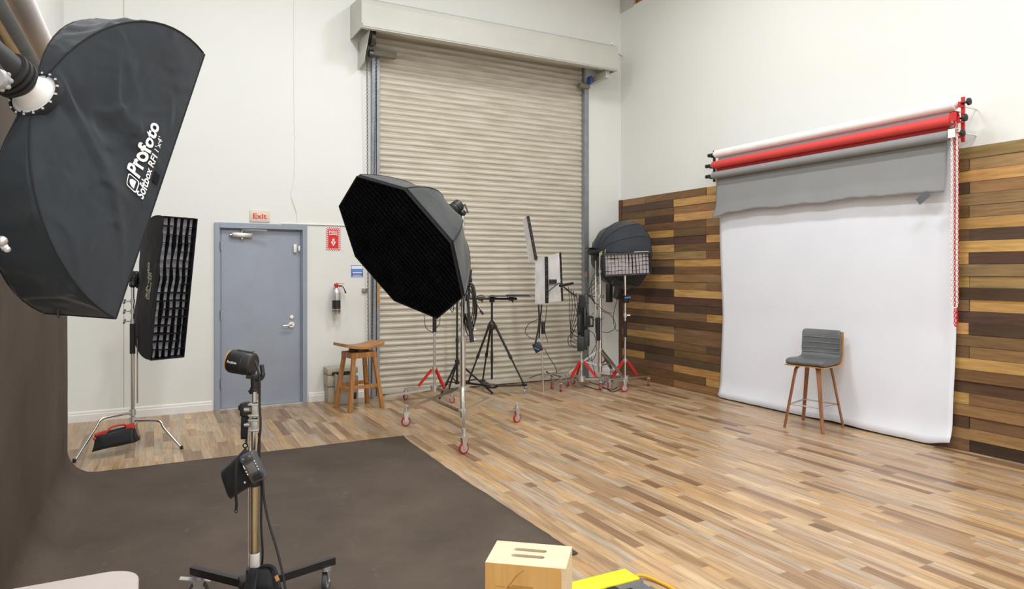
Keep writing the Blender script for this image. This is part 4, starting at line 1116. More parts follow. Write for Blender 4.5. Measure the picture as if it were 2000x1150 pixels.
mb.tube(smooth_path([cD+UP*1.86-RX*.11, cD+UP*1.75-RX*.12, cD+UP*1.60-RX*.06, cD+UP*1.4-RX*.02]), .0045, 6)
mb.tube(smooth_path([cD+UP*.80-RX*.06, cD+UP*.6-RX*.05, cD+UP*.42-RX*.12, cD+UP*.14-RX*.05, cD+UP*.10+RX*.05]), .0045, 6)
mb.build('cable', cable_m, tD)
mb = MB(); mb.rbox(-.055, .055, -.03, .03, -.13, .13, .008, Matrix.Translation(cD+UP*1.30+RX*.13)@Matrix.Rotation(.5, 4, 'Z')); mb.bar(cD+UP*1.41+RX*.15, cD+UP*1.47+RX*.19, .012, .02); mb.build('battery_pack', black_p, tD)
mb = MB(); mb.rbox(-.04, .04, -.02, .02, -.075, .075, .006, Matrix.Translation(cD+UP*.90-RX*.13)); ps = mb.build('power_supply', black_p, tD)
mb = MB(); mb.rbox(-.017, .017, -.0215, -.018, -.05, .05, .001, Matrix.Translation(cD+UP*.90-RX*.13)); mb.build('label', grey_p, ps)
mb = MB(); mb.rbox(-.025, .025, -.02, .02, -.16, .16, .006, Matrix.Translation(cD+UP*.80-RX*.03-FW*.05)); mb.build('power_supply', black_p, tD)

# dark round softbox in the corner
nD = (RX*.85+FW*.5-UP*.06).normalized(); uD = (UP-nD*nD.z).normalized()
MD = frame_of(P(1222, 498, 9.82), uD, nD.cross(uD), nD)
rd = thing('round_softbox', 'round black softbox folded like a dome in the corner by wood wall', 'softbox', MD @ Vector((0, 0, -.4)))
bxd = Box([(.50*math.cos(k*PI/6), .50*math.sin(k*PI/6)) for k in range(12)], .50, .06, sag=.02, lip=.06, a=.95)
bxd.shell(MD, 5, 16, .004, 11, .006).build('fabric_shell', fab_round, rd, angle=45)
bxd.piping(MD, .004).build('seam_piping', fab_blk, rd)
mb = MB(); mb.add([MD @ Vector((.49*math.cos(k*PI/6), .49*math.sin(k*PI/6), 0)) for k in range(12)], [tuple(range(12))]); mb.build('front_diffuser', diff_m, rd)
rg = MD @ Vector((0, 0, -.5))
hdD = thing('studio_flash', 'black flash with yellow trim at back of the round corner softbox', 'studio flash', rg)
mb = MB(); mb.lathe([(0, -.16), (.045, -.16), (.05, -.14), (.05, -.03), (.06, 0), (.06, .01)], rg, nD, 24); mb.box(-.09, .05, -.06, .06, .05, .058, Matrix.Translation(rg-nD*.1)); mb.build('body', black_p, hdD)
mb = MB(); mb.bar(rg-nD*.0-FW*.06+UP*-.02, rg+RX*.12-FW*.08+UP*.0, .02, .055); mb.build('yellow_trim', mat('lime_trim', (.42, .42, .05), .5), hdD)
mb = MB(); q = rg+RX*.11-FW*.085; mb.lathe([(.055, -.006), (.062, 0), (.055, .006), (.052, 0), (.055, -.006)], q, (RX*.8-FW*.6), 24); mb.build('locking_ring', alu, hdD)
mb = MB(); mb.bar(rg-nD*.07, cD+UP*1.86, .03, .03); mb.build('swivel_bracket', black_m, hdD)

# rectangular gridded softbox on stand C
rc = [P(1178, 497, 8.98), P(1268, 493, 9.06), P(1267, 534, 9.06), P(1180, 538, 8.98)]
cen = sum(rc, Vector())/4; ux = (rc[1]-rc[0]).normalized(); nn_ = ux.cross(UP).normalized(); 
if nn_.dot(FW) > 0: nn_ = -nn_
uy = nn_.cross(ux); 
if uy.z < 0: uy = -uy
MR = Matrix((ux, uy, ux.cross(uy))).transposed().to_4x4(); MR.translation = cen
front_sign = 1 if ux.cross(uy).dot(FW) < 0 else -1
rb = thing('rectangular_softbox', 'small rectangular softbox with white gridded front before the round softbox', 'softbox', cen)
wx, wy = .312, .140
fz = .04*front_sign; bz = -.13*front_sign
mb = MB()
f4 = [(wx, wy), (-wx, wy), (-wx, -wy), (wx, -wy)]
for (a, b) in zip(f4, f4[1:]+f4[:1]):
    mb.add([MR @ Vector((*a, fz)), MR @ Vector((*b, fz)), MR @ Vector((b[0], b[1], 0)), MR @ Vector((a[0], a[1], 0))], [(0, 1, 2, 3)])
    mb.add([MR @ Vector((*a, 0)), MR @ Vector((*b, 0)), MR @ Vector((b[0]*.35, b[1]*.5, bz)), MR @ Vector((a[0]*.35, a[1]*.5, bz))], [(0, 1, 2, 3)])
mb.add([MR @ Vector((a[0]*.35, a[1]*.5, bz)) for a in f4], [(0, 1, 2, 3)])
o = mb.build('fabric_shell', fab_blk, rb, smooth=False); so = o.modifiers.new('solid', 'SOLIDIFY'); so.thickness = .006
mb = MB()
for (a, b) in zip(f4, f4[1:]+f4[:1]): mb.bar(MR @ Vector((*a, fz)), MR @ Vector((*b, fz)), .022, .022)
mb.build('front_frame', black_p, rb)
mb = MB(); mb.grid(lambda a, b: MR @ Vector(((a*2-1)*wx*.98, (b*2-1)*wy*.97, front_sign*(.012+.010*noise.noise(Vector((a*6, b*4, 2)))))), 20, 8); mb.build('front_diffuser', mat('warm_white_fabric', (.66, .60, .60), .9), rb)
mb = MB(); egg_grid(mb, MR, [-wx+2*wx*i/13 for i in range(14)], [-wy+2*wy*i/5 for i in range(6)], -wx, wx, -wy, wy, .024*front_sign, .040*front_sign, .008, nseg=14)
o = mb.build('egg_crate_grid', grid_m, rb); so = o.modifiers.new('solid', 'SOLIDIFY'); so.thickness = .003
mb = MB(); mb.bar(MR @ Vector((.1, wy+.012, fz)), MR @ Vector((.30, wy+.012, fz)), .02, .012); mb.build('top_clip', alu, rb)
mb = MB(); bpnt = MR @ Vector((0, 0, bz)); mb.bar(bpnt, cC+UP*1.60, .05, .05); mb.rbox(-.09, .09, -.03, .03, -.06, .06, .01, Matrix.Translation(bpnt+FW*.02)); mb.build('lamp_body', black_p, rb)
# batteries and cables on C
mb = MB(); mb.rbox(-.06, .06, -.035, .035, -.08, .08, .008, Matrix.Translation(cC+UP*1.30-RX*.10)@Matrix.Rotation(.4, 4, 'Z')@Matrix.Rotation(.35, 4, 'Y')); mb.rbox(-.035, .035, -.03, .03, -.05, .05, .008, Matrix.Translation(cC+UP*1.22-RX*.0-FW*.05)); bt = mb.build('battery_pack', black_p, tC)
mb = MB(); mb.bar(cC+UP*1.24-RX*.02-FW*.085, cC+UP*1.25+RX*.06-FW*.085, .012, .02); mb.build('blue_band', blue_led, bt)
mb = MB(); mb.tube(smooth_path([cC+UP*1.25-RX*.10, cC+UP*1.0-RX*.16, cC+UP*.82-RX*.14, cC+UP*.80-RX*.07, cC+UP*1.0-RX*.04, cC+UP*1.2-RX*.02]), .0045, 6)
mb.tube(smooth_path([cC+UP*1.22-RX*.06, cC+UP*1.0-RX*.05, cC+UP*.8-RX*.06, cC+UP*.66-RX*.045]), .0045, 6); mb.sph(cC+UP*.65-RX*.045, .016, sz=1.8, seg=8); mb.build('cable', cable_m, tC)
# dangling batteries and cables on B
mb = MB(); rnd = random.Random(5)
for k in range(9):
    x = -.05+.014*k; z0_ = 1.26+.02*rnd.random(); z1_ = .62+.12*rnd.random()
    mb.tube(smooth_path([cB+UP*z0_+RX*(x*.6)-FW*.03, cB+UP*(z0_-.2)+RX*x-FW*.05, cB+UP*(z1_+.15)+RX*(x*1.1)-FW*.05, cB+UP*z1_+RX*(x*.9)-FW*.04]), .009, 6)
for k in range(5):
    a0_ = P(1110+5*k, 560+4*k, 9.2); b0_ = cB+UP*(.75-.05*k)+RX*-.05
    mb.tube(smooth_path([a0_, a0_-UP*.25+RX*.02, b0_+RX*-.10+UP*.1, b0_]), .0045, 6)
for (x0_, y0_, x1_, y1_, sg) in ((1098, 558, 1150, 592, .03), (1150, 575, 1195, 612, .05), (1140, 600, 1180, 620, .10), (1120, 575, 1142, 680, .02), (1128, 590, 1160, 610, .12)):
    mb.tube(catenary(P(x0_, y0_, 9.15), P(x1_, y1_, 9.25), sg), .0042, 6)
mb.tube(smooth_path([cB+UP*.8+RX*.10, cB+UP*.72+RX*.18, cB+UP*.5+RX*.20, cB+UP*.38+RX*.14, cB+UP*.45+RX*.08]), .0045, 6)
mb.tube(smooth_path([cB+UP*.8-RX*.09, cB+UP*.7-RX*.18, cB+UP*.6-RX*.17, cB+UP*.55-RX*.08]), .0045, 6)
mb.build('cable', cable_m, tB)
for (dx, z, w_, h_, rot_) in ((-.02, .62, .045, .10, 0), (.06, .70, .038, .11, .1), (.03, .62, .04, .08, -.1), (-.04, .90, .018, .12, .05), (.035, .98, .016, .13, 0)):
    mb = MB(); mb.rbox(-w_, w_, -.03, .03, -h_, h_, .006, Matrix.Translation(cB+UP*z+RX*dx-FW*.07)@Matrix.Rotation(-.47+rot_, 4, 'Z')); mb.build('battery_pack', black_p, tB)
# cables lying on floor by the stands
mb = MB(); z = .006
mb.tube(smooth_path([PZ(1140, 752, z), PZ(1165, 760, z), PZ(1180, 757, z), PZ(1195, 765, z), PZ(1210, 760, z), PZ(1222, 752, z)], 8), .005, 6)
mb.tube(smooth_path([PZ(1150, 745, z), PZ(1170, 752, z), PZ(1192, 762, z), PZ(1205, 756, z)], 8), .005, 6)
tag(mb.build('floor_cable', cable_m), 'black cable lying in loops on floor beneath the chrome corner stands', 'cable')

# --- black light stand behind the octa
bs = Vector((3.524, 8.204, 0)); bst = thing('light_stand', 'slim black light stand just left of the tripod', 'light stand', bs)
mb = MB(); mb.cyl(bs+UP*.12, bs+UP*.70, .017, seg=14); mb.cyl(bs+UP*.68, bs+UP*1.30, .014, seg=14); mb.cyl(bs+UP*1.25, bs+UP*1.75, .011, seg=14); mb.build('column', black_m, bst)
mb = MB(); mb.cyl(bs+UP*.40, bs+UP*.44, .03, seg=14); mb.cyl(bs+UP*.12, bs+UP*.15, .028, seg=14); mb.cyl(bs+UP*.67, bs+UP*.72, .022, seg=12); mb.build('collar', black_p, bst)
for a in (215, -35, 95):
    a = math.radians(a+3); d = Vector((math.cos(a), math.sin(a), 0)); R_ = .46 if a < 5 else .26
    if a > 1.5 and a < 1.9: R_ = .22
    f = bs+d*R_
    mb = MB(); mb.bar(bs+UP*.42, f+UP*.015, .016, .022); lg = mb.build('leg', black_m, bst)
    mb = MB(); mb.bar(bs+UP*.135, (bs+UP*.42).lerp(f, .55), .012, .014); mb.build('brace', black_m, bst)
    mb = MB(); mb.sph(f+UP*.012, .014, seg=8); mb.build('rubber_foot', black_rub, lg)

# --- tripod on a dolly with side arm and laptop tray
tc_ = Vector((3.884, 7.901, 0))
tr = thing('tripod', 'black tripod on a wheeled dolly with a horizontal side arm', 'tripod', tc_)
apx = tc_+UP*.90
mb = MB(); mb.cyl(tc_+UP*.20, tc_+UP*1.22, .014, seg=14); mb.cyl(tc_+UP*.42, tc_+UP*.55, .018, seg=12); mb.build('center_column', black_m, tr)
mb = MB(); mb.lathe([(.02, -.06), (.045, -.04), (.05, 0), (.045, .03), (.02, .06)], apx, UP, 18); mb.cyl(tc_+UP*1.20, tc_+UP*1.23, .035, seg=16); mb.build('spider', black_p, tr)
for i, f in enumerate((PZ(1024, 752, .12), PZ(914, 748, .12), Vector((3.80, 7.42, .12)))):
    if i == 2: f = Vector((3.95, 8.32, .12))
    d = (f-apx); s0 = apx+Vector((d.x, d.y, 0)).normalized()*.04
    m1 = s0.lerp(f, .55)
    mb = MB(); mb.cyl(s0, m1, .015, seg=12); mb.cyl(m1, f, .011, seg=12); lg = mb.build('leg', black_m, tr)
    mb = MB(); mb.cyl(s0.lerp(f, .50), s0.lerp(f, .56), .021, seg=12); mb.cyl(s0, s0.lerp(f, .05), .02, seg=12); mb.build('leg_lock', black_p, lg)
dol = thing('tripod_dolly', 'black three-armed wheeled dolly under the tripod', 'dolly', tc_)
mb = MB(); mb.lathe([(0, .13), (.07, .13), (.08, .11), (.07, .09), (0, .09)], tc_, UP, 20); mb.build('hub', black_m, dol)
for f in (PZ(1024, 752, .11), PZ(914, 748, .11), Vector((3.95, 8.32, .11))):
    f = Vector((f.x, f.y, .11)); d = (f-tc_); d.z = 0; d.normalize()
    mb = MB(); mb.bar(tc_+UP*.11, f+d*.03, .035, .022); mb.rbox(-.03, .03, -.025, .025, -.01, .02, .004, Matrix.Translation(f)); mb.build('arm', black_m, dol)
    caster(dol, Vector((f.x, f.y, 0))+d*.02, math.atan2(d.y, d.x)+.8, .035, lightgrey_p, .098, brake=False)
arm = thing('crossbar', 'black horizontal side arm with clamps across the tripod top', 'crossbar', tc_+UP*1.24)
a0 = P(917, 588, 8.85); a1 = P(1010, 588, 8.75); a0.z = a1.z = 1.245
mb = MB(); mb.cyl(a0, a1, .014, seg=14); mb.build('bar', black_m, arm)
for x in (.24, .48, .88):
    mb = MB(); q = a0.lerp(a1, x); mb.cyl(q-RX*.035, q+RX*.035, .024, seg=14); mb.bar(q-UP*.0, q-UP*.045+RX*.02, .012, .02); mb.tube([q+RX*.05*math.cos(t)+UP*(.035*math.sin(t)+.01) for t in [PI*j/8 for j in range(9)]], .006, 6); mb.build('clamp', black_p, arm)
mb = MB(); q = a0; mb.cyl(q, q+UP*.13, .011, seg=12); mb.cyl(q+UP*.16, q+UP*.17, .026, seg=12); mb.cyl(q+UP*.12, q+UP*.20, .006, seg=8); mb.rbox(-.032, .032, -.02, .02, -.03, .03, .006, Matrix.Translation(q+UP*.24)); mb.rbox(-.02, .02, -.015, .015, -.06, .06, .006, Matrix.Translation(q+UP*.32+RX*.008)@Matrix.Rotation(.1, 4, 'Y')); mb.build('phone_clamp', black_p, arm)
tray = thing('laptop_tray', 'flat dark tray resting on top of the tripod side arm', 'tray', P(995, 578, 8.75))
ct = Vector((*P(996, 577, 8.75)[:2], 1.283)); MT = Matrix.Translation(ct)@Matrix.Rotation(-.50, 4, 'Z')@Matrix.Rotation(.0, 4, 'X')
mb = MB(); mb.rbox(-.27, .27, -.17, .17, -.006, .006, .004, MT); mb.build('tray_plate', darkgrey_p, tray)
mb = MB(); mb.rbox(-.05, .25, -.16, .10, .006, .018, .004, MT); mb.build('black_pad', black_p, tray)

# --- flexible LED panels on a leaning chrome stand
lb = Vector((4.575, 7.762, 0)); lt = P(1056, 560, 9.0)
led = thing('leaning_light_stand', 'thin chrome stand leaning below the white light panels', 'light stand', lb)
mb = MB(); mb.cyl(lb+UP*.0, lb.lerp(lt, .22), .016, .014, seg=14); mb.cyl(lb.lerp(lt, .2), lt, .009, seg=12); mb.build('column', chrome, led)
for (x0_, y0_, x1_, y1_) in ((1066, 722, 1110, 715), (1064, 735, 1096, 722), (1062, 728, 1034, 738)):
    mb = MB(); mb.bar(P(x0_, y0_, 9.0), P(x1_, y1_, 9.15), .014, .014); mb.build('leg', steel, led)
caster(led, PZ(1076, 747, 0)+Vector((-.25, -.45, 0)), .5, .035, red_wheel, .16, brake=False)
mb = MB(); cfoot = PZ(1076, 747, 0)+Vector((-.25, -.45, 0)); mb.bar(cfoot+UP*.165, P(1066, 724, 9.0), .02, .012); mb.build('caster_arm', steel, led)
caster(led, PZ(1094, 745, 0)+Vector((-.25, -.42, 0)), 1.5, .03, darkgrey_p, .14, brake=False)
cfoot = PZ(1094, 745, 0)+Vector((-.25, -.42, 0)); mb = MB(); mb.bar(cfoot+UP*.145, P(1066, 727, 9.0), .02, .012); mb.build('caster_arm', steel, led)
mb = MB(); mb.tube(smooth_path([P(1052, 595, 8.95), P(1053, 630, 8.95), P(1047, 665, 8.92), P(1043, 680, 8.92)]), .012, 6); mb.tube([P(1058, 595, 8.95), P(1054, 640, 8.95), P(1053, 660, 8.95)], .010, 6)
mb.tube(smooth_path([P(1052, 623, 8.93), P(1034, 632, 8.93), P(1026, 645, 8.93), P(1030, 655, 8.93), P(1045, 664, 8.92)]), .0045, 6)
mb.tube(smooth_path([P(1068, 596, 8.95), P(1066, 620, 8.95), P(1064, 645, 8.95), P(1070, 668, 8.95)]), .0045, 6)
mb.tube(smooth_path([P(1064, 682, 8.95), P(1074, 700, 8.95), P(1084, 715, 8.95), P(1088, 730, 9.0)]), .0045, 6); mb.build('cable', cable_m, led)
mb = MB(); mb.rbox(-.055, .055, -.03, .03, -.06, .06, .008, Matrix.Translation(P(1050, 678, 8.9))@Matrix.Rotation(-.5, 4, 'Z')@Matrix.Rotation(-.45, 4, 'Y')); bt = mb.build('battery_pack', black_p, led)
mb = MB(); mb.bar(P(1044, 679, 8.85), P(1053, 683, 8.85), .006, .014); mb.build('blue_band', blue_led, bt)
mb = MB(); mb.rbox(-.02, .02, -.02, .02, -.08, .08, .006, Matrix.Translation(P(1061, 640, 8.93))); mb.build('power_supply', black_p, led)
def fabric_panel(quad, label, strips, th=.014):
    q = [Vector(p) for p in quad]; c = sum(q, Vector())/4
    t = thing('flexible_light', label, 'light panel', c, group='flexible white light panels')
    nr = (q[1]-q[0]).cross(q[3]-q[0]).normalized()
    mb = MB()
    def f(sgn): return lambda a, b: (q[0]*(1-a)*(1-b)+q[1]*a*(1-b)+q[2]*a*b+q[3]*(1-a)*b)+nr*(sgn*th/2+.006*noise.noise(Vector((a*3+c.x, b*5, 0))))
    mb.grid(f(1), 8, 14); mb.grid(f(-1), 8, 14, True)
    for i in range(4):
        a, b = q[i], q[(i+1) % 4]; mb.add([a+nr*th/2, b+nr*th/2, b-nr*th/2, a-nr*th/2], [(0, 1, 2, 3)])
    mb.build('fabric_face', diff2_m, t)
    for (a, b) in strips:
        A_, B_ = q[a], q[b]; inn = (c-(A_+B_)/2).normalized()*.0
        mb = MB(); mb.bar(A_+inn-nr*.0, B_+inn, .034, th+.014, up=nr); ed = mb.build('black_edge', black_p, t)
        mb = MB()
        for k in range(1, 7): p = A_.lerp(B_, k/7); mb.sph(p-FW*.02, .005, seg=6)
        mb.build('stud', alu, ed)
    return t
p1 = fabric_panel([P(1046, 503, 8.95), P(1067, 501, 8.80), P(1068, 592, 8.80), P(1046, 593, 8.95)], 'front white fabric light panel of the lower folded pair', [(1, 2)])
p2 = fabric_panel([P(1070, 501, 8.84), P(1093, 493, 9.02), P(1097, 588, 9.02), P(1071, 590, 8.84)], 'rear white fabric light panel of the lower folded pair, with clamp', [(1, 2)])
p3 = fabric_panel([P(1022, 429, 9.05), P(1031, 422, 8.92), P(1047, 507, 8.92), P(1034, 513, 9.05)], 'upper narrow white light panel tilted above the folded pair', [(1, 2)])
mb = MB(); mb.tube([P(1045, 495, 8.93), P(1050, 505, 8.95), P(1056, 560, 8.97)], .012, 8); mb.bar(P(1070, 570, 8.78), P(1092, 552, 8.8), .02, .012); mb.bar(P(1071, 556, 8.78), P(1090, 556, 8.8), .02, .012)
mb.rbox(-.05, .05, -.02, .02, -.03, .03, .006, Matrix.Translation(P(1080, 550, 8.78))); mb.bar(P(1094, 558, 8.8), P(1118, 553, 8.95), .045, .03); mb.tube([P(1092, 553, 8.85), P(1110, 567, 8.95), P(1126, 578, 9.1)], .007, 8)
tag(mb.build('panel_clamp', black_m, origin=P(1092, 555, 8.8)), 'black clamp arms gripping the folded white light panels', 'clamp')

# ================================================================== stools
ws = thing('wooden_stool', 'oak bar stool with curved saddle seat and four splayed legs', 'stool', (2.127, 7.86, 0), math.radians(12))
F4 = {(-1, 1): (1.881, 7.967), (-1, -1): (1.969, 7.628), (1, 1): (2.294, 8.134), (1, -1): (2.363, 7.712)}
F4 = {k: (.205*k[0], .185*k[1]) for k in F4}
HS = .70
for k, (fx_, fy_) in F4.items():
    mb = MB(); top_ = Vector((k[0]*.125, k[1]*.115, HS-.035)); ft = Vector((fx_, fy_, 0))
    mb.bar(ft, top_, .044, .044, (0, 1, 0), .042, .042); mb.build('leg', stool_w, ws, local=True, smooth=False, bevel=.003)
mb = MB(); hx_, hy_ = .147, .137
for s in (-1, 1):
    mb.box(-hx_, hx_, s*hy_-.012 if s > 0 else -hy_-.010, s*hy_+.010 if s > 0 else -hy_+.012, HS-.10, HS-.035)
    mb.box(s*hx_-.011, s*hx_+.011, -hy_, hy_, HS-.10, HS-.035)
mb.build('apron', stool_w, ws, local=True, smooth=False, bevel=.002)
def legpos(k, z): t = z/(HS-.035); return Vector((F4[k][0]*(1-t)+k[0]*.125*t, F4[k][1]*(1-t)+k[1]*.115*t, z))
for a, b, z in (((-1, -1), (1, -1), .27), ((-1, 1), (1, 1), .27), ((-1, -1), (-1, 1), .24), ((1, -1), (1, 1), .24)):
    mb = MB(); mb.bar(legpos(a, z), legpos(b, z), .022, .042); mb.build('stretcher', stool_w, ws, local=True, smooth=False, bevel=.002)
mb = MB(); mb.cyl((0, 0, HS-.035), (0, 0, HS-.005), .12, seg=28); mb.build('swivel_plate', black_m, ws, local=True)
mb = MB(); th = .034
def seat(u_, v_, s): 
    x = (u_*2-1)*.245; y = (v_*2-1)*.165
    z = HS+.0+.042*(x/.245)**2
    return Vector((x, y, z+(th if s else 0)))
mb.grid(lambda a, b: seat(a, b, 1), 18, 4); mb.grid(lambda a, b: seat(a, b, 0), 18, 4, True)
for b in (0, 1): mb.grid(lambda a, t, b=b: seat(a, b, 0).lerp(seat(a, b, 1), t), 18, 1)
for a in (0, 1): mb.grid(lambda b, t, a=a: seat(a, b, 0).lerp(seat(a, b, 1), t), 4, 1)
mb.build('seat', wood('oak_stool_seat', srgb(160, 106, 54), srgb(200, 148, 90), 0), ws, local=True, angle=50, bevel=.003)

# beige box behind the stool
bb = thing('beige_case', 'beige plastic case standing against wall behind the oak stool', 'case', (2.0, 8.35, 0))
mb = MB(); mb.rbox(1.86, 2.20, 8.26, 8.47, .0, .20, .012); mb.rbox(1.85, 2.20, 8.25, 8.47, .205, .345, .012); mb.rbox(1.845, 2.22, 8.24, 8.475, .35, .43, .014); mb.build('body', beige_p, bb)
mb = MB(); mb.rbox(1.90, 2.14, 8.235, 8.25, .345, .385, .004); mb.rbox(1.925, 1.955, 8.24, 8.252, .19, .27, .003); mb.build('dark_slot', black_p, bb)
mb = MB(); mb.rbox(1.94, 2.19, 8.12, 8.235, .0, .34, .012); mb.rbox(1.925, 1.95, 8.13, 8.23, .16, .36, .006)
fl_ = mb.build('light_grey_front_box', lightgrey_p, bb)
mb = MB(); mb.rbox(2.12, 2.165, 8.112, 8.122, .06, .14, .003); mb.rbox(2.13, 2.16, 8.112, 8.122, .235, .26, .003); mb.build('socket', black_p, fl_)

# --- grey leather bar stool on the paper
fd = Vector((-.45, -.11, 0)).normalized(); ang = math.atan2(fd.y, fd.x)       # front direction
gs_ = thing('bar_stool', 'grey leather bar stool with walnut legs before the white paper', 'stool', (5.985, 4.70, 0), ang)
# local +x = front, +y = its left
def L2(p): return Vector(p)
W_, D_, SH = .197, .20, .655
mb = MB()
# seat shell profile in xz then extruded in y: seat pad + backrest pad
def seat_prof():
    return [(.20, .0), (.212, .012), (.212, .030), (.195, .048), (.12, .056), (0, .05), (-.10, .050), (-.150, .062), (-.172, .09), (-.182, .14), (-.192, .24), (-.20, .325), (-.212, .338), (-.228, .338), (-.235, .325), (-.228, .20), (-.215, .08), (-.195, .03), (-.15, .008), (0, 0)]
pr = seat_prof(); k = len(pr); vs = []
ES = [-1, -.985, -.96, -.92, -.86, -.75, -.55, -.3, 0, .3, .55, .75, .86, .92, .96, .985, 1]; NS = len(ES)-1
for j in range(NS+1):
    y = W_*ES[j]; e = abs(ES[j])
    sh_ = 1 if e < .97 else 0
    for i, (x, z) in enumerate(pr):
        cx_ = .0; zz = z; xx_ = x
        if j in (0, NS):
            if x > 0 and z > .02 and i < 6: zz = z-.008
        if z > .12:      # backrest concave
            xx_ += .018*e*e
        rc_ = max(0, (e-.86)/.14); drop = 1-math.sqrt(max(0, 1-rc_*rc_*.98))
        if z > .25: zz -= drop*.030*(z-.25)/.09
        if x > .10: xx_ -= drop*.03*(x-.1)/.1
        if i < 12: xx_ -= 0
        vs.append(Vector((xx_, y, SH+zz)))
fs = [(j*k+i, j*k+(i+1) % k, (j+1)*k+(i+1) % k, (j+1)*k+i) for j in range(NS) for i in range(k)]
fs += [tuple(range(k)), tuple(range(NS*k+k-1, NS*k-1, -1))]
mb.add(vs, fs); cu = mb.build('cushion', leather, gs_, local=True, angle=50)
mb = MB()
for z, x in ((.150, -.182), (.205, -.187), (.260, -.192), (.105, -.174)):
    mb.tube([Vector((x+.0005+(.018*(t)**2 if z > .12 else .006*t*t), t*W_*.96, SH+z)) for t in [-1+2*j/10 for j in range(11)]], .0042, 6)
mb.build('stitched_ridges', mat('grey_leather_ridge', srgb(120, 124, 124), .4), cu, local=True)
mb = MB()
sp_ = [(.208, -.006), (.12, -.010), (-.14, -.010), (-.19, .0), (-.222, .03), (-.236, .08), (-.246, .20), (-.252, .32)]
vs = []
for y in (-W_-.003, W_+.003):
    for (x, z) in sp_: vs.append(Vector((x, y, SH+z)))
    for (x, z) in reversed(sp_):
        nx = -.011 if z > .02 else -.002; nz = -.011 if z <= .02 else -.003
        vs.append(Vector((x+nx, y, SH+z+nz)))
k = 2*len(sp_); mb.add(vs, [(i, (i+1) % k, k+(i+1) % k, k+i) for i in range(k)]+[tuple(range(k-1, -1, -1)), tuple(range(k, 2*k))])
mb.build('plywood_shell', ply_edge, gs_, local=True, angle=40)
foot_w = {(1, 1): (5.907, 4.521), (1, -1): (5.795, 4.911), (-1, 1): (6.34, 4.597), (-1, -1): (6.267, 5.052)}
Mi = wm(gs_).inverted()
legc = {}
for key, (X_, Y_) in foot_w.items():
    f = Mi @ Vector((X_*.985, Y_*.985, 0)); f.x = f.x*.96; f.y = f.y*.96; f.z = 0
    tp = Vector((f.x*.58, f.y*.56, SH-.03)); d = Vector((f.x, f.y, 0)).normalized()
    inn = tp*.55; inn.z = SH-.018
    path_ = smooth_path([f, f.lerp(Vector((tp.x*1.12, tp.y*1.12, SH-.10)), .5), Vector((tp.x*1.12, tp.y*1.12, SH-.10)), Vector((tp.x*.98, tp.y*.98, SH-.035)), Vector((tp.x*.72, tp.y*.72, SH-.018)), Vector((tp.x*.3, tp.y*.3, SH-.016))], 6)
    mb = MB(); sd = Vector((-d.y, d.x, 0)); vs = []; nn = len(path_)
    for i, p in enumerate(path_):
        tg = (path_[min(i+1, nn-1)]-path_[max(i-1, 0)]).normalized(); nr = sd.cross(tg).normalized()
        w_ = .015+.009*min(1, i/(nn*.6)); t_ = .008
        vs += [p+sd*w_+nr*t_, p-sd*w_+nr*t_, p-sd*w_-nr*t_, p+sd*w_-nr*t_]
    fs = [(4*i+j, 4*i+(j+1) % 4, 4*i+4+(j+1) % 4, 4*i+4+j) for i in range(nn-1) for j in range(4)]+[(0, 1, 2, 3), (4*nn-1, 4*nn-2, 4*nn-3, 4*nn-4)]
    mb.add(vs, fs); mb.build('leg', walnut, gs_, local=True, bevel=.002)
    legc[key] = f.lerp(Vector((tp.x*1.12, tp.y*1.12, SH-.10)), .24/(SH-.10))*1.0
mb = MB(); ks = [(1, 1), (1, -1), (-1, -1), (-1, 1)]
for a, b in zip(ks, ks[1:]+ks[:1]): mb.tube([legc[a]*.97+Vector((0, 0, legc[a].z*.03)), legc[b]*.97+Vector((0, 0, legc[b].z*.03))], .008, 10)
mb.build('footrest', chrome, gs_, local=True)
mb = MB(); mb.box(-.12, .12, -.12, .12, SH-.028, SH-.012); mb.build('seat_plate', black_m, gs_, local=True)

# ================================================================== paper backdrops on the right wall
YA, YZ = 6.25, 3.40
XP = 6.17
def roll(label, m_, x, z, r, ya, yz, flap=None, nm='paper_roll', grp='paper rolls on the right wall'):
    t = thing(nm, label, 'paper roll', (x, (ya+yz)/2, z), group=None)
    mb = MB(); mb.lathe([(.02, 0), (r-.006, 0), (r, .004), (r, ya-yz-.004), (r-.006, ya-yz), (.02, ya-yz)], (x, yz, z), (0, 1, 0), 40); mb.build('roll', m_, t)
    mb = MB()
    for yy, s in ((yz, -1), (ya, 1)):
        mb.lathe([(0, s*.0), (.030, s*.0), (.034, s*.012), (.026, s*.018), (.012, s*.02), (.012, s*.045)], (x, yy, z), (0, 1, 0), 20)
    mb.build('end_plug', white_p if True else black_p, t)
    mb = MB()
    mb.lathe([(.009, 0), (.009, -.085), (.020, -.09), (.033, -.10), (.031, -.115), (.012, -.125), (0, -.125)], (x, yz, z), (0, 1, 0), 20)
    mb.lathe([(.010, 0), (.010, .05), (.022, .055), (.024, .075), (.012, .08), (.012, .095), (.022, .10), (.024, .12), (0, .13)], (x, ya, z), (0, 1, 0), 20)
    mb.build('expander_knob', black_p, t)
    return t
tW = roll('white seamless paper sheet hanging from topmost right roll to the floor', paper_w2, 6.17, 3.055, .048, YA, YZ, nm='paper_backdrop'); tW['category'] = 'paper backdrop'
tR = roll('red paper roll between the white and grey rolls', paper_r, 6.15, 2.920, .045, YA+.02, YZ+.02)
tG = roll('grey paper roll with torn flap hanging below the red roll', paper_g, 6.15, 2.790, .045, YA+.02, YZ+.04)
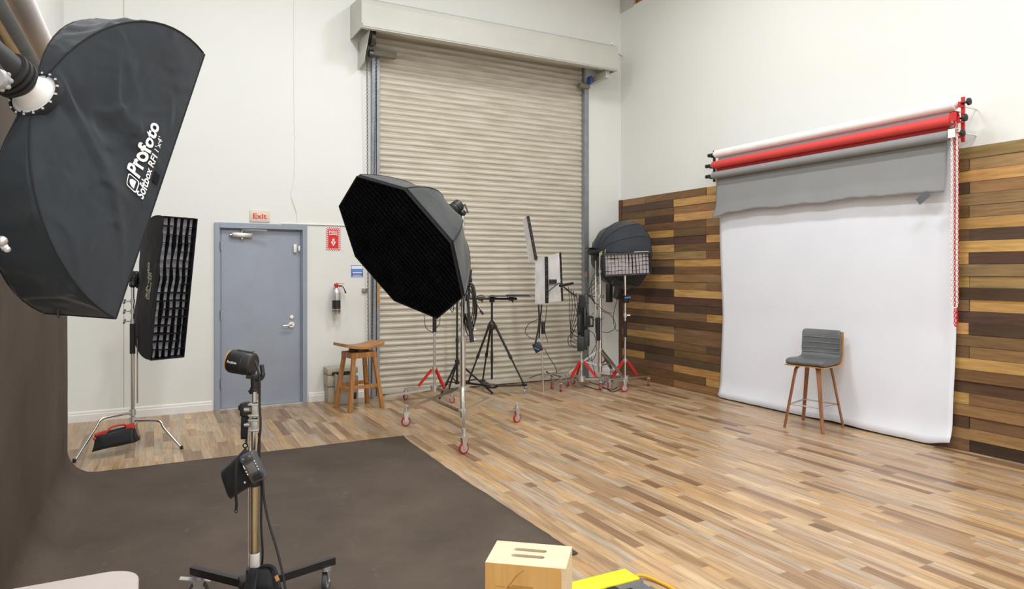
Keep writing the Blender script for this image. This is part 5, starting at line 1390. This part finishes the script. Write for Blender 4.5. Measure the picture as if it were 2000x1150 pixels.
# white sheet
def sheet(u_, v_):
    y = 3.43+(6.25-3.43)*v_
    if u_ < .10:
        z = 3.055-.12*(u_/.10); x = 6.17+.047
    else:
        t = (u_-.10)/.90; z = 2.935*(1-t)+.010*t; x = 6.217+.128*min(1, t*1.55)
    x += .010*noise.noise(Vector((y*1.1, z*.8, 0)))*min(1, (3.05-z)*2)
    if z < .9: x -= .02*max(0, (.25-z)/.25)**2*0
    edge = 0
    if u_ > .93:
        k_ = (u_-.93)/.07
        z += (.004*noise.noise(Vector((y*9, 0, 0)))+ .006)*k_
        if v_ < .07: z += .05*k_*(1-v_/.07)
        if v_ > .985: z += .02*k_
        x -= .045*k_*k_
        if .30 < v_ < .52: z += .012*k_*math.sin((v_-.30)/.22*PI)
    y += .10*(1-min(1, z/2.9))**1.0
    if v_ < .03: x -= .012*noise.noise(Vector((z*1.4, 5, 0)))
    return Vector((x, y+.012*noise.noise(Vector((z*1.3, 1 if v_ > .5 else 7, 0)))*(1 if v_ in (0, 1) else 0), max(z, .006)))
mb = MB(); mb.grid(sheet, 46, 64); o = mb.build('paper_sheet', paper_w, tW, angle=80)
so = o.modifiers.new('solid', 'SOLIDIFY'); so.thickness = .0012
mb = MB(); mb.grid(lambda a, b: Vector((6.15-.044*math.cos(a*.0)+.089*1.0, 3.47+(6.27-3.47)*b, 2.92-.135*a)), 2, 20); mb.build('paper_edge', paper_r, tR)
# grey flap
def flap(a, b):       # a down, b along (0 = near/right end)
    y = 3.49+(6.26-3.49)*b
    zl = 2.30+.035*noise.noise(Vector((y*2.2, 3, 0)))+.012*noise.noise(Vector((y*9, 3, 0)))+.006*noise.noise(Vector((y*33, 3, 0)))
    if b > .93: zl -= .05*(b-.93)/.07
    zl += .03*math.sin(b*PI)*.8
    z = 2.79-(2.79-zl)*a
    x = 6.194-.02*a-.035*max(0, a-.72)/.28*(.5+.5*abs(noise.noise(Vector((y*1.5, 0, 0)))))
    if b > .97: y += .05*max(0, a-.7)/.3
    return Vector((x, y, z))
mb = MB(); mb.grid(flap, 18, 90); o = mb.build('torn_flap', paper_g, tG, angle=80); so = o.modifiers.new('solid', 'SOLIDIFY'); so.thickness = .0012
pp = PX(1803, 386, 6.128)
mb = MB(); MTt = Matrix.Translation((pp.x, pp.y, pp.z))@Matrix.Rotation(math.radians(-36), 4, 'X'); mb.box(-.002, .0, -.06, .06, -.032, .032, MTt); mb.build('tape_patch', tape_m, tG, smooth=False)
# brackets
for yy, nm_, lab, m1_ in ((YZ-.045, 'roll_bracket', 'red wall bracket with hooks at the right ends of the rolls', red_m), (YA+.05, 'roll_bracket', 'black wall bracket with hooks at left ends of rolls', black_m)):
    t = thing(nm_, lab, 'bracket', (XR-.03, yy, 2.75))
    mb = MB(); mb.box(6.185, 6.205, yy-.013, yy+.013, 2.72, 3.11)
    for z, x in ((3.055, 6.17), (2.92, 6.15), (2.79, 6.15)):
        mb.bar((6.195, yy, z-.03), (x-.03, yy, z-.03), .022, .014); mb.bar((x-.03, yy, z-.03), (x-.03, yy, z+.008), .02, .012)
    mb.build('hook_rail', m1_, t)
    mb = MB()
    for z in (2.80, 3.03): mb.bar((6.20, yy, z), (XR, yy, z), .012, .012)
    mb.build('wall_arm', wall_m, t)
# bead chains
def bead_chain(y, x, z0, z1, m_, label, w_=.028):
    t = thing('bead_chain', label, 'pull chain', (x, y, z1))
    mb = MB()
    n_ = int((z0-z1)/.021)
    for s in (-1, 1):
        yy = y+s*w_/2
        chain(mb, [(x, yy, z0), (x, yy, z1)], .028, .0032, .0075)
    mb.tube([(x, y+w_/2*math.cos(a), z1-.014*math.sin(a)) for a in [PI*j/6 for j in range(7)]], .006, 6)
    mb.build('beads', m_, t)
    mb = MB(); mb.lathe([(.03, -.012), (.038, -.012), (.038, .012), (.03, .012), (.03, -.012)], (x, y, z0+.012), (0, 1, 0), 20)
    mb.box(x-.045, x+.03, y-.028, y+.028, z0+.045, z0+.05); mb.box(x-.045, x-.04, y-.028, y+.028, z0-.03, z0+.05); mb.build('chain_gear', m_, t)
bead_chain(3.375, 6.10, 2.78, 1.30, white_p, 'long white bead chain loop below the grey roll end', .045)
bead_chain(3.385, 6.14, 2.93, 1.14, red_m, 'long red bead chain loop beside the white chain', .02)
mb = MB(); mb.box(6.118, 6.128, 3.352, 3.357, 1.33, 2.75); tag(mb.build('red_strap', red_m), 'thin red strap hanging between the white bead chain strands', 'strap')

# ================================================================== foreground stand with small flash
fc = Vector((.415, 3.35, 0))
fg = thing('folding_base_stand', 'foreground chrome stand with black square legs on the brown canvas', 'light stand', fc)
bz_ = .165
mb = MB(); mb.cyl(fc+UP*.10, fc+UP*.62, .017, seg=18); mb.build('lower_column', brass_m, fg)
mb = MB(); mb.cyl(fc+UP*.60, fc+UP*.86, .015, seg=18); mb.cyl(fc+UP*.84, fc+UP*1.04, .011, seg=16); mb.cyl(fc-RX*.028+UP*.2, fc-RX*.028+UP*.84, .004, seg=8); mb.build('column', chrome, fg)
mb = MB(); mb.lathe([(.021, .20), (.022, .22), (.022, .285), (.0205, .29)], fc, UP, 14); mb.build('white_tape_wrap', white_tape, fg)
mb = MB(); mb.cyl(fc+UP*.10, fc+UP*.22, .038, seg=20); mb.rbox(-.05, .05, -.04, .04, .10, .18, .008, Matrix.Translation(fc-RX*.02)); 
for dx in (-.045, -.02): mb.sph(fc+RX*dx-FW*.045+UP*.15, .009, seg=8)
mb.build('hub', black_m, fg)
ends = [Vector((.171, 3.661, bz_-.03)), Vector((.80, 3.455, bz_-.03)), Vector((.27, 2.92, bz_-.03))]
for i, e in enumerate(ends):
    d = (e-fc); d.z = 0; Lr = d.length; d.normalize()
    mb = MB(); mb.bar(fc+d*.03+UP*.135, fc+d*(Lr+.01)+UP*.135, .026, .036); lg = mb.build('leg', black_m, fg, smooth=False)
    f = fc+d*(Lr-.035)
    caster(fg, Vector((f.x, f.y, 0)), math.radians((165, 60, 0)[i]), .045, darkgrey_p, .117, brake=(i == 0))
mb = MB(); z = .86
mb.cyl(fc+UP*.60, fc+UP*.63, .022, seg=14); mb.bar(fc+UP*.615, fc+UP*.615+RX*.04, .02, .02); mb.build('collar', black_p, fg)
def ppx(x, y, t=3.18): return P(x, y, t)
# clamps (silver) and super clamp
mb = MB()
for y0_, y1_ in ((787, 812), (817, 841)):
    c_ = (ppx(497, y0_, 3.145)+ppx(497, y1_, 3.145))/2; h_ = (ppx(0, y0_)-ppx(0, y1_)).z
    Mx = Matrix.Translation(c_)@Matrix.Rotation(-.48, 4, 'Z')
    mb.rbox(-.024, .026, -.022, .022, -h_/2, -h_/2+.010, .003, Mx); mb.rbox(-.024, .026, -.022, .022, h_/2-.010, h_/2, .003, Mx); mb.rbox(-.008, .020, -.018, .018, -h_/2, h_/2, .004, Mx)
    mb.cyl(c_-RX*.02, c_-RX*.045, .012, seg=10)
mb.cyl(ppx(499, 783), ppx(499, 787), .018, seg=12)
mb.build('silver_clamp', alu, fg)
mb = MB(); Mx = Matrix.Translation(ppx(480, 800, 3.16))@Matrix.Rotation(-.48, 4, 'Z')
mb.rbox(-.022, .026, -.022, .022, -.028, .034, .007, Mx); mb.rbox(-.030, -.01, -.018, .018, .0, .025, .005, Mx); mb.cyl(ppx(482, 785, 3.16), ppx(482, 790, 3.16), .014, seg=12); mb.build('ball_head', black_p, fg)
mb = MB(); mb.pillow(ppx(470, 858, 3.15), ppx(483, 858, 3.15), ppx(487, 812, 3.15), ppx(471, 808, 3.15), .03, .03, 8); mb.bar(ppx(481, 858, 3.15), ppx(481, 866, 3.15), .008, .008); mb.tube([ppx(479, 870, 3.15)+RX*.010*math.cos(a)+UP*.010*math.sin(a) for a in [2*PI*j/12 for j in range(12)]], .003, 6, closed=True); mb.build('hanging_strap', fab_blk, fg)
# small flash head
hc = ppx(474, 708, 3.18)
axh = (RX*-.95+FW*.16+UP*.13).normalized()      # direction the lamp faces
sf = thing('studio_flash', 'small black round flash head on top of foreground stand', 'studio flash', hc)
mb = MB(); mb.lathe([(.0, -.058), (.045, -.058), (.052, -.052), (.054, -.04), (.054, -.02), (.056, -.018), (.056, .052), (.054, .056), (.05, .056)], hc, axh, 36); fb = mb.build('body', black_p, sf)
mb = MB(); mb.lathe([(.051, .052), (.050, .064), (.0, .068)], hc, axh, 32); mb.build('amber_front', amber, sf)
mb = MB(); sdv = axh.cross(UP).normalized(); upv = sdv.cross(axh)
if upv.z < 0: upv = -upv
mb.bar(hc+upv*.057-axh*.045, hc+upv*.057+axh*.03, .022, .006, up=upv); mb.build('top_rail', darkgrey_p, sf)
side_c = -sdv if (-sdv).dot(FW) < 0 else sdv      # camera-facing side
mb = MB()
def ft_(x, y):
    a = y/.057; d_ = side_c*math.cos(a)+upv*math.sin(a); 
    return hc+axh*(.045-x)+d_*.0575
add_text(mb, 'Profoto', .016, ft_, .0004, fit=.047); mb.build('lettering', textw, sf)
mb = MB(); jt = ppx(497, 737, 3.18); mb.bar(hc-axh*.03-upv*.05, jt+UP*.01, .03, .035); mb.sph(jt, .019, seg=14); mb.cyl(jt, ppx(498, 756), .018, seg=14); mb.cyl(ppx(498, 756), ppx(498, 768), .022, seg=14)
mb.bar(ppx(494, 762), ppx(488, 766), .022, .02); mb.cyl(ppx(499, 738, 3.16), ppx(509, 738, 3.16), .015, seg=12); mb.tube(smooth_path([ppx(508, 740, 3.15), ppx(513, 732, 3.15), ppx(512, 720, 3.15), ppx(511, 712, 3.15)]), [.012]*8+[.010]*11, 10); mb.build('tilt_joint', black_p, sf)
mb = MB(); cp = [ppx(498, 705, 3.14), ppx(503, 720, 3.12), ppx(507, 745, 3.12), ppx(507, 790, 3.12), ppx(509, 830, 3.11), ppx(505, 870, 3.11), ppx(503, 900, 3.09), ppx(512, 930, 3.08), ppx(516, 975, 3.07), ppx(525, 1020, 3.06), ppx(540, 1070, 3.04), ppx(552, 1120, 3.02), ppx(559, 1160, 3.0)]
mb.tube(smooth_path(cp, 6), .0055, 8)
mb.tube(smooth_path([ppx(509, 925, 3.06), ppx(511, 960, 3.1), ppx(510, 1020, 3.1), ppx(513, 1080, 3.1), ppx(511, 1105, 3.12)], 6), .005, 8)
mb.tube(smooth_path([ppx(506, 845, 3.12), ppx(507, 870, 3.12), ppx(506, 905, 3.1)], 6), .005, 8)
mb.build('cable', cable_m, sf)
# hanging generator in its pouch
pk = thing('flash_battery_pack', 'black battery generator with lcd panel hanging in a pouch on foreground stand', 'battery pack', ppx(475, 925, 3.02))
t_ = 3.03
bmc = [ppx(431, 920, t_), ppx(450, 975, t_), ppx(512, 938, t_), ppx(480, 873, t_)]
mb = MB(); mb.pillow(bmc[0], bmc[1], bmc[2], bmc[3], .11, .03, 16); pch = mb.build('pouch', fab_blk, pk)
# face panel
pl = [ppx(469, 892, 2.945), ppx(491, 884, 2.945), ppx(514, 936, 2.955), ppx(491, 949, 2.955)]
cpn = sum(pl, Vector())/4; e1_ = ((pl[1]-pl[0])+(pl[2]-pl[3])).normalized(); e2_ = ((pl[0]-pl[3])+(pl[1]-pl[2])).normalized(); n_ = e1_.cross(e2_).normalized()
if n_.dot(FW) > 0: n_ = -n_
e2_ = (e2_-e1_*e1_.dot(e2_)).normalized()
hw = 1.2*((pl[1]-pl[0]).length+(pl[2]-pl[3]).length)/4; hh = ((pl[0]-pl[3]).length+(pl[1]-pl[2]).length)/4
MPk = Matrix((e1_, e2_, n_)).transposed().to_4x4(); MPk.translation = cpn
mb = MB(); mb.rbox(-hw, hw, -hh, hh, -.05, 0, .010, MPk, 3); bdy = mb.build('generator_body', darkgrey_p, pk)
mb = MB(); mb.rbox(-hw*.48, hw*.60, -hh*.30, hh*.38, 0, .002, .0008, MPk); mb.build('lcd_screen', screen_m, bdy)
for s in (-.45, .45):
    mb = MB(); mb.lathe([(0, .014), (.007, .014), (.009, .010), (.009, 0)], MPk @ Vector((s*hw, hh*.76, 0)), n_, 16); mb.build('dial', darkgrey_p, bdy)
mb = MB()
for s in (-.45, -.15, .15, .45): mb.rbox(s*hw-.002, s*hw+.002, hh*.52, hh*.57, 0, .0025, .0005, MPk)
mb.build('button_row', black_p, bdy)
mb = MB()
for y_ in (.15, -.05, -.25, .34): mb.rbox(hw*.74, hw*.86, hh*y_, hh*(y_+.09), 0, .0025, .0005, MPk)
for y_ in (-.08, -.28): mb.rbox(-hw*.86, -hw*.70, hh*y_, hh*(y_+.10), 0, .0025, .0005, MPk)
mb.rbox(-hw*.84, -hw*.72, hh*.15, hh*.42, 0, .0022, .0005, MPk); mb.build('button_print', textw, bdy)
mb = MB(); pc = MPk @ Vector((hw*.25, -hh*.62, 0)); mb.cyl(pc-e1_*.015+n_*.008, pc+e1_*.022+n_*.012, .011, seg=14); mb.cyl(MPk @ Vector((0, -hh*.62, 0)), MPk @ Vector((0, -hh*.62, .016)), .011, seg=14); mb.cyl(pc+e1_*.022+n_*.012, pc+e1_*.027+n_*.012, .0125, seg=14); mb.build('power_plug', black_p, bdy)
mb = MB(); mb.tube(smooth_path([ppx(463, 894, 2.95), ppx(461, 915, 2.93), ppx(460, 950, 2.93), ppx(461, 972, 2.96), ppx(462, 985, 2.98), ppx(461, 996, 2.98)]), .006, 6); mb.tube([ppx(461, 998, 2.98)+RX*.006*math.cos(a)+UP*.008*math.sin(a) for a in [2*PI*j/10 for j in range(10)]], .002, 6, closed=True); mb.build('pouch_strap', fab_blk, pch)
mb = MB(); mb.sph(ppx(478, 942, 2.965), .006, seg=10); mb.build('snap_button', alu, pch)
# sandbag at the base of the stand
sb2 = thing('sandbag', 'black sandbag slumped on the foreground stand base, orange label', 'sandbag', (fc.x+.03, fc.y-.08, .0))
q = [ppx(497, 1165, 3.02), ppx(551, 1165, 3.0), ppx(536, 1108, 3.10), ppx(505, 1110, 3.12)]
mb = MB(); mb.pillow(*q, .10, .02, 14); bag = mb.build('sand_pouch', fab_blk, sb2)
q = [ppx(470, 1185, 3.0), ppx(505, 1185, 2.98), ppx(503, 1108, 3.12), ppx(490, 1108, 3.14)]
mb = MB(); mb.pillow(*q, .06, .02, 12); mb.build('sand_pouch', fab_blk, sb2)
mb = MB(); mb.bar(ppx(539, 1124, 2.965), ppx(543, 1134, 2.955), .014, .004, up=-FW); mb.build('orange_label', gold_label, bag)
mb = MB(); mb.tube(smooth_path([ppx(505, 1112, 3.08), ppx(516, 1105, 3.07), ppx(530, 1106, 3.06), ppx(538, 1116, 3.03), ppx(547, 1150, 2.97)]), .009, 8); mb.tube(smooth_path([ppx(502, 1112, 3.06), ppx(500, 1130, 3.03), ppx(494, 1160, 2.98)]), .008, 8); mb.build('strap', fab_blk, bag)

# ================================================================== apple box, cable ramp, table
tz = .50
a_ = Vector((1.325-1.091, 2.083-2.274, 0)); ang = math.atan2(a_.y, a_.x)
acn = Vector((1.273, 2.260, 0))
ab = thing('apple_box', 'plywood apple box standing on end with two hand slots on top', 'wooden box', acn, ang)
lx, ly = .151, .103
mb = MB(); t_ = .018
# body boards
mb.box(-lx, lx-.018, -ly-.0015, -ly-.0002, 0, tz+.0175); mb.box(-lx, lx-.018, -ly, -ly+t_, 0, tz-.001); mb.box(-lx, lx-.018, ly-t_, ly, 0, tz-.001); mb.box(-lx, -lx+t_, -ly+t_, ly-t_, 0, tz-.001); mb.box(-lx, lx, -ly, ly, 0, t_)
mb.build('side_boards', birch_face, ab, local=True, smooth=False, bevel=.0015)
mb = MB(); mb.box(lx-.018, lx, -ly, ly, .0, tz-.001); mb.build('end_board', birch, ab, local=True, smooth=False, bevel=.0015)
# top with two slots
def slot_top(name, slots, z0, z1, m_):
    bm = bmesh.new()
    def loop(pts, z): return [bm.verts.new((x, y, z)) for x, y in pts]
    outer = [(-lx, -ly), (lx, -ly), (lx, ly), (-lx, ly)]
    rings = []
    for (cx_, cy_, hl, hr) in slots:
        pts = []
        for s, a0_ in ((1, -PI/2), (-1, PI/2)):
            for j in range(9): a = a0_+PI*j/8; pts.append((cx_+s*(hl-hr)+hr*math.cos(a), cy_+hr*math.sin(a)))
        rings.append(pts)
    for z in (z0, z1):
        es = []
        for pts in [outer]+rings:
            vs_ = loop(pts, z)
            es += [bm.edges.new((vs_[i], vs_[(i+1) % len(vs_)])) for i in range(len(vs_))]
        bmesh.ops.triangle_fill(bm, edges=es, use_beauty=True)
    for pts in [outer]+rings:
        k_ = len(pts)
        lo = loop(pts, z0); hi = loop(pts, z1)
        for i in range(k_): bm.faces.new((lo[i], lo[(i+1) % k_], hi[(i+1) % k_], hi[i]))
    bmesh.ops.remove_doubles(bm, verts=bm.verts, dist=1e-5); bmesh.ops.recalc_face_normals(bm, faces=bm.faces)
    me = bpy.data.meshes.new(name); bm.to_mesh(me); bm.free(); me.materials.append(m_)
    o = bpy.data.objects.new(name, me); C.objects.link(o); o.parent = ab; return o
slot_top('top_board', [(-.004, .034, .064, .0135), (-.004, -.022, .064, .0135)], tz-.001, tz+.018, birch)
# stamped mark on the face (faded)
mb = MB(); yk = -ly-.0022
for (x0_, z0_, x1_, z1_, w_) in ((-.07, -.075, -.03, -.02, .004), (-.03, -.02, -.005, .0, .002), (-.065, -.068, .04, -.072, .007), (-.05, -.06, .03, -.062, .004), (-.11, -.066, -.075, -.066, .002), (-.11, -.085, -.075, -.085, .002)):
    mb.bar((x0_, yk, tz-.0+z0_), (x1_, yk, tz-.0+z1_), w_, .001, up=(0, 1, 0))
mb.build('faded_stamp', mat('faded_brown_stamp', srgb(168, 124, 66), .7), ab, local=True, smooth=False)

ramp = thing('cable_ramp', 'grey rubber cable ramp with yellow lid beside the apple box', 'cable protector', (1.95, 2.74, 0))
xe1, xs1 = 2.145, 1.42
def rquad(pts, z): pass
mb = MB()        # cross-section in y/z extruded along x
yc = 2.70
sec = [(-.29, .006), (-.13, .058), (.10, .058), (.125, .05), (.17, .012), (.17, 0), (-.29, 0)]
mb.prism([Vector((xs1, yc+y+.01, z)) for y, z in sec], (xe1-xs1, 0, 0))
for s in range(2):
    mb.box(xe1, xe1+.03, yc-.12+s*.12, yc-.06+s*.12, .01, .045)
for k in range(5):
    x = 1.5+k*.14; mb.bar((x, yc-.16, .053), (x+.05, yc-.24, .026), .03, .006)
mb.box(xe1-.32, xe1-.22, yc+.165, yc+.185, 0, .02); mb.box(xe1-.12, xe1-.03, yc+.165, yc+.185, 0, .02)
mb.build('ramp_body', ramp_m, ramp, smooth=False, bevel=.002)
mb = MB(); mb.rbox(xs1, xe1+.005, yc-.005, yc+.118, .056, .068, .004); mb.build('yellow_lid', yellow_p, ramp)
mb = MB()
for (x, y) in ((2.02, -.09), (1.96, -.04)): mb.rbox(x-.025, x+.025, yc+y-.02, yc+y+.02, .056, .070, .003)
mb.build('lid_latch', black_rub, ramp)
mb = MB(); mb.tube(smooth_path([(xe1-.01, yc+.06, .03), (2.24, 2.80, .02), (2.29, 2.70, .01), (2.30, 2.55, .008), (2.28, 2.2, .008)], 8), .009, 8)
tag(mb.build('extension_cord', ycord, origin=(2.25, 2.7, 0)), 'yellow extension cord emerging from the end of cable ramp', 'cord')

tb = thing('side_table', 'pale rounded table top at the bottom left corner', 'table', (-.3, 1.85, 0))
mb = MB(); x0_, x1_, y0_, y1_, R_ = -.575, -.037, 1.45, 2.232, .085
pts = []
for cx_, cy_, a0_ in ((x1_-R_, y1_-R_, 0), (x0_+R_, y1_-R_, PI/2), (x0_+R_, y0_+R_, PI), (x1_-R_, y0_+R_, 1.5*PI)):
    pts += [Vector((cx_+R_*math.cos(a0_+PI/2*j/8), cy_+R_*math.sin(a0_+PI/2*j/8), .725)) for j in range(9)]
mb.prism(pts, (0, 0, .025)); mb.build('table_top', table_m, tb, smooth=True, bevel=.004)
for sx in (x0_+.06, x1_-.06):
    for sy in (y0_+.07, y1_-.07):
        mb = MB(); mb.cyl((sx, sy, 0), (sx, sy, .726), .016, seg=14); mb.build('leg', chrome, tb)

# ceiling fixtures around the lamps
for i, (x, y) in enumerate(LAMP_SPOTS):
    mb = MB(); mb.box(x-.33, x+.33, y-.66, y+.66, 6.06, 6.12); mb.box(x-.33, x-.30, y-.66, y+.66, 6.0, 6.06); mb.box(x+.30, x+.33, y-.66, y+.66, 6.0, 6.06)
    mb.bar((x, y-.4, 6.12), (x, y-.4, ZC), .02, .02); mb.bar((x, y+.4, 6.12), (x, y+.4, ZC), .02, .02)
    tag(mb.build('ceiling_light', white_p, smooth=False, origin=(x, y, 6.1)), 'suspended rectangular ceiling light housing', 'ceiling light', 'ceiling lights of the studio')
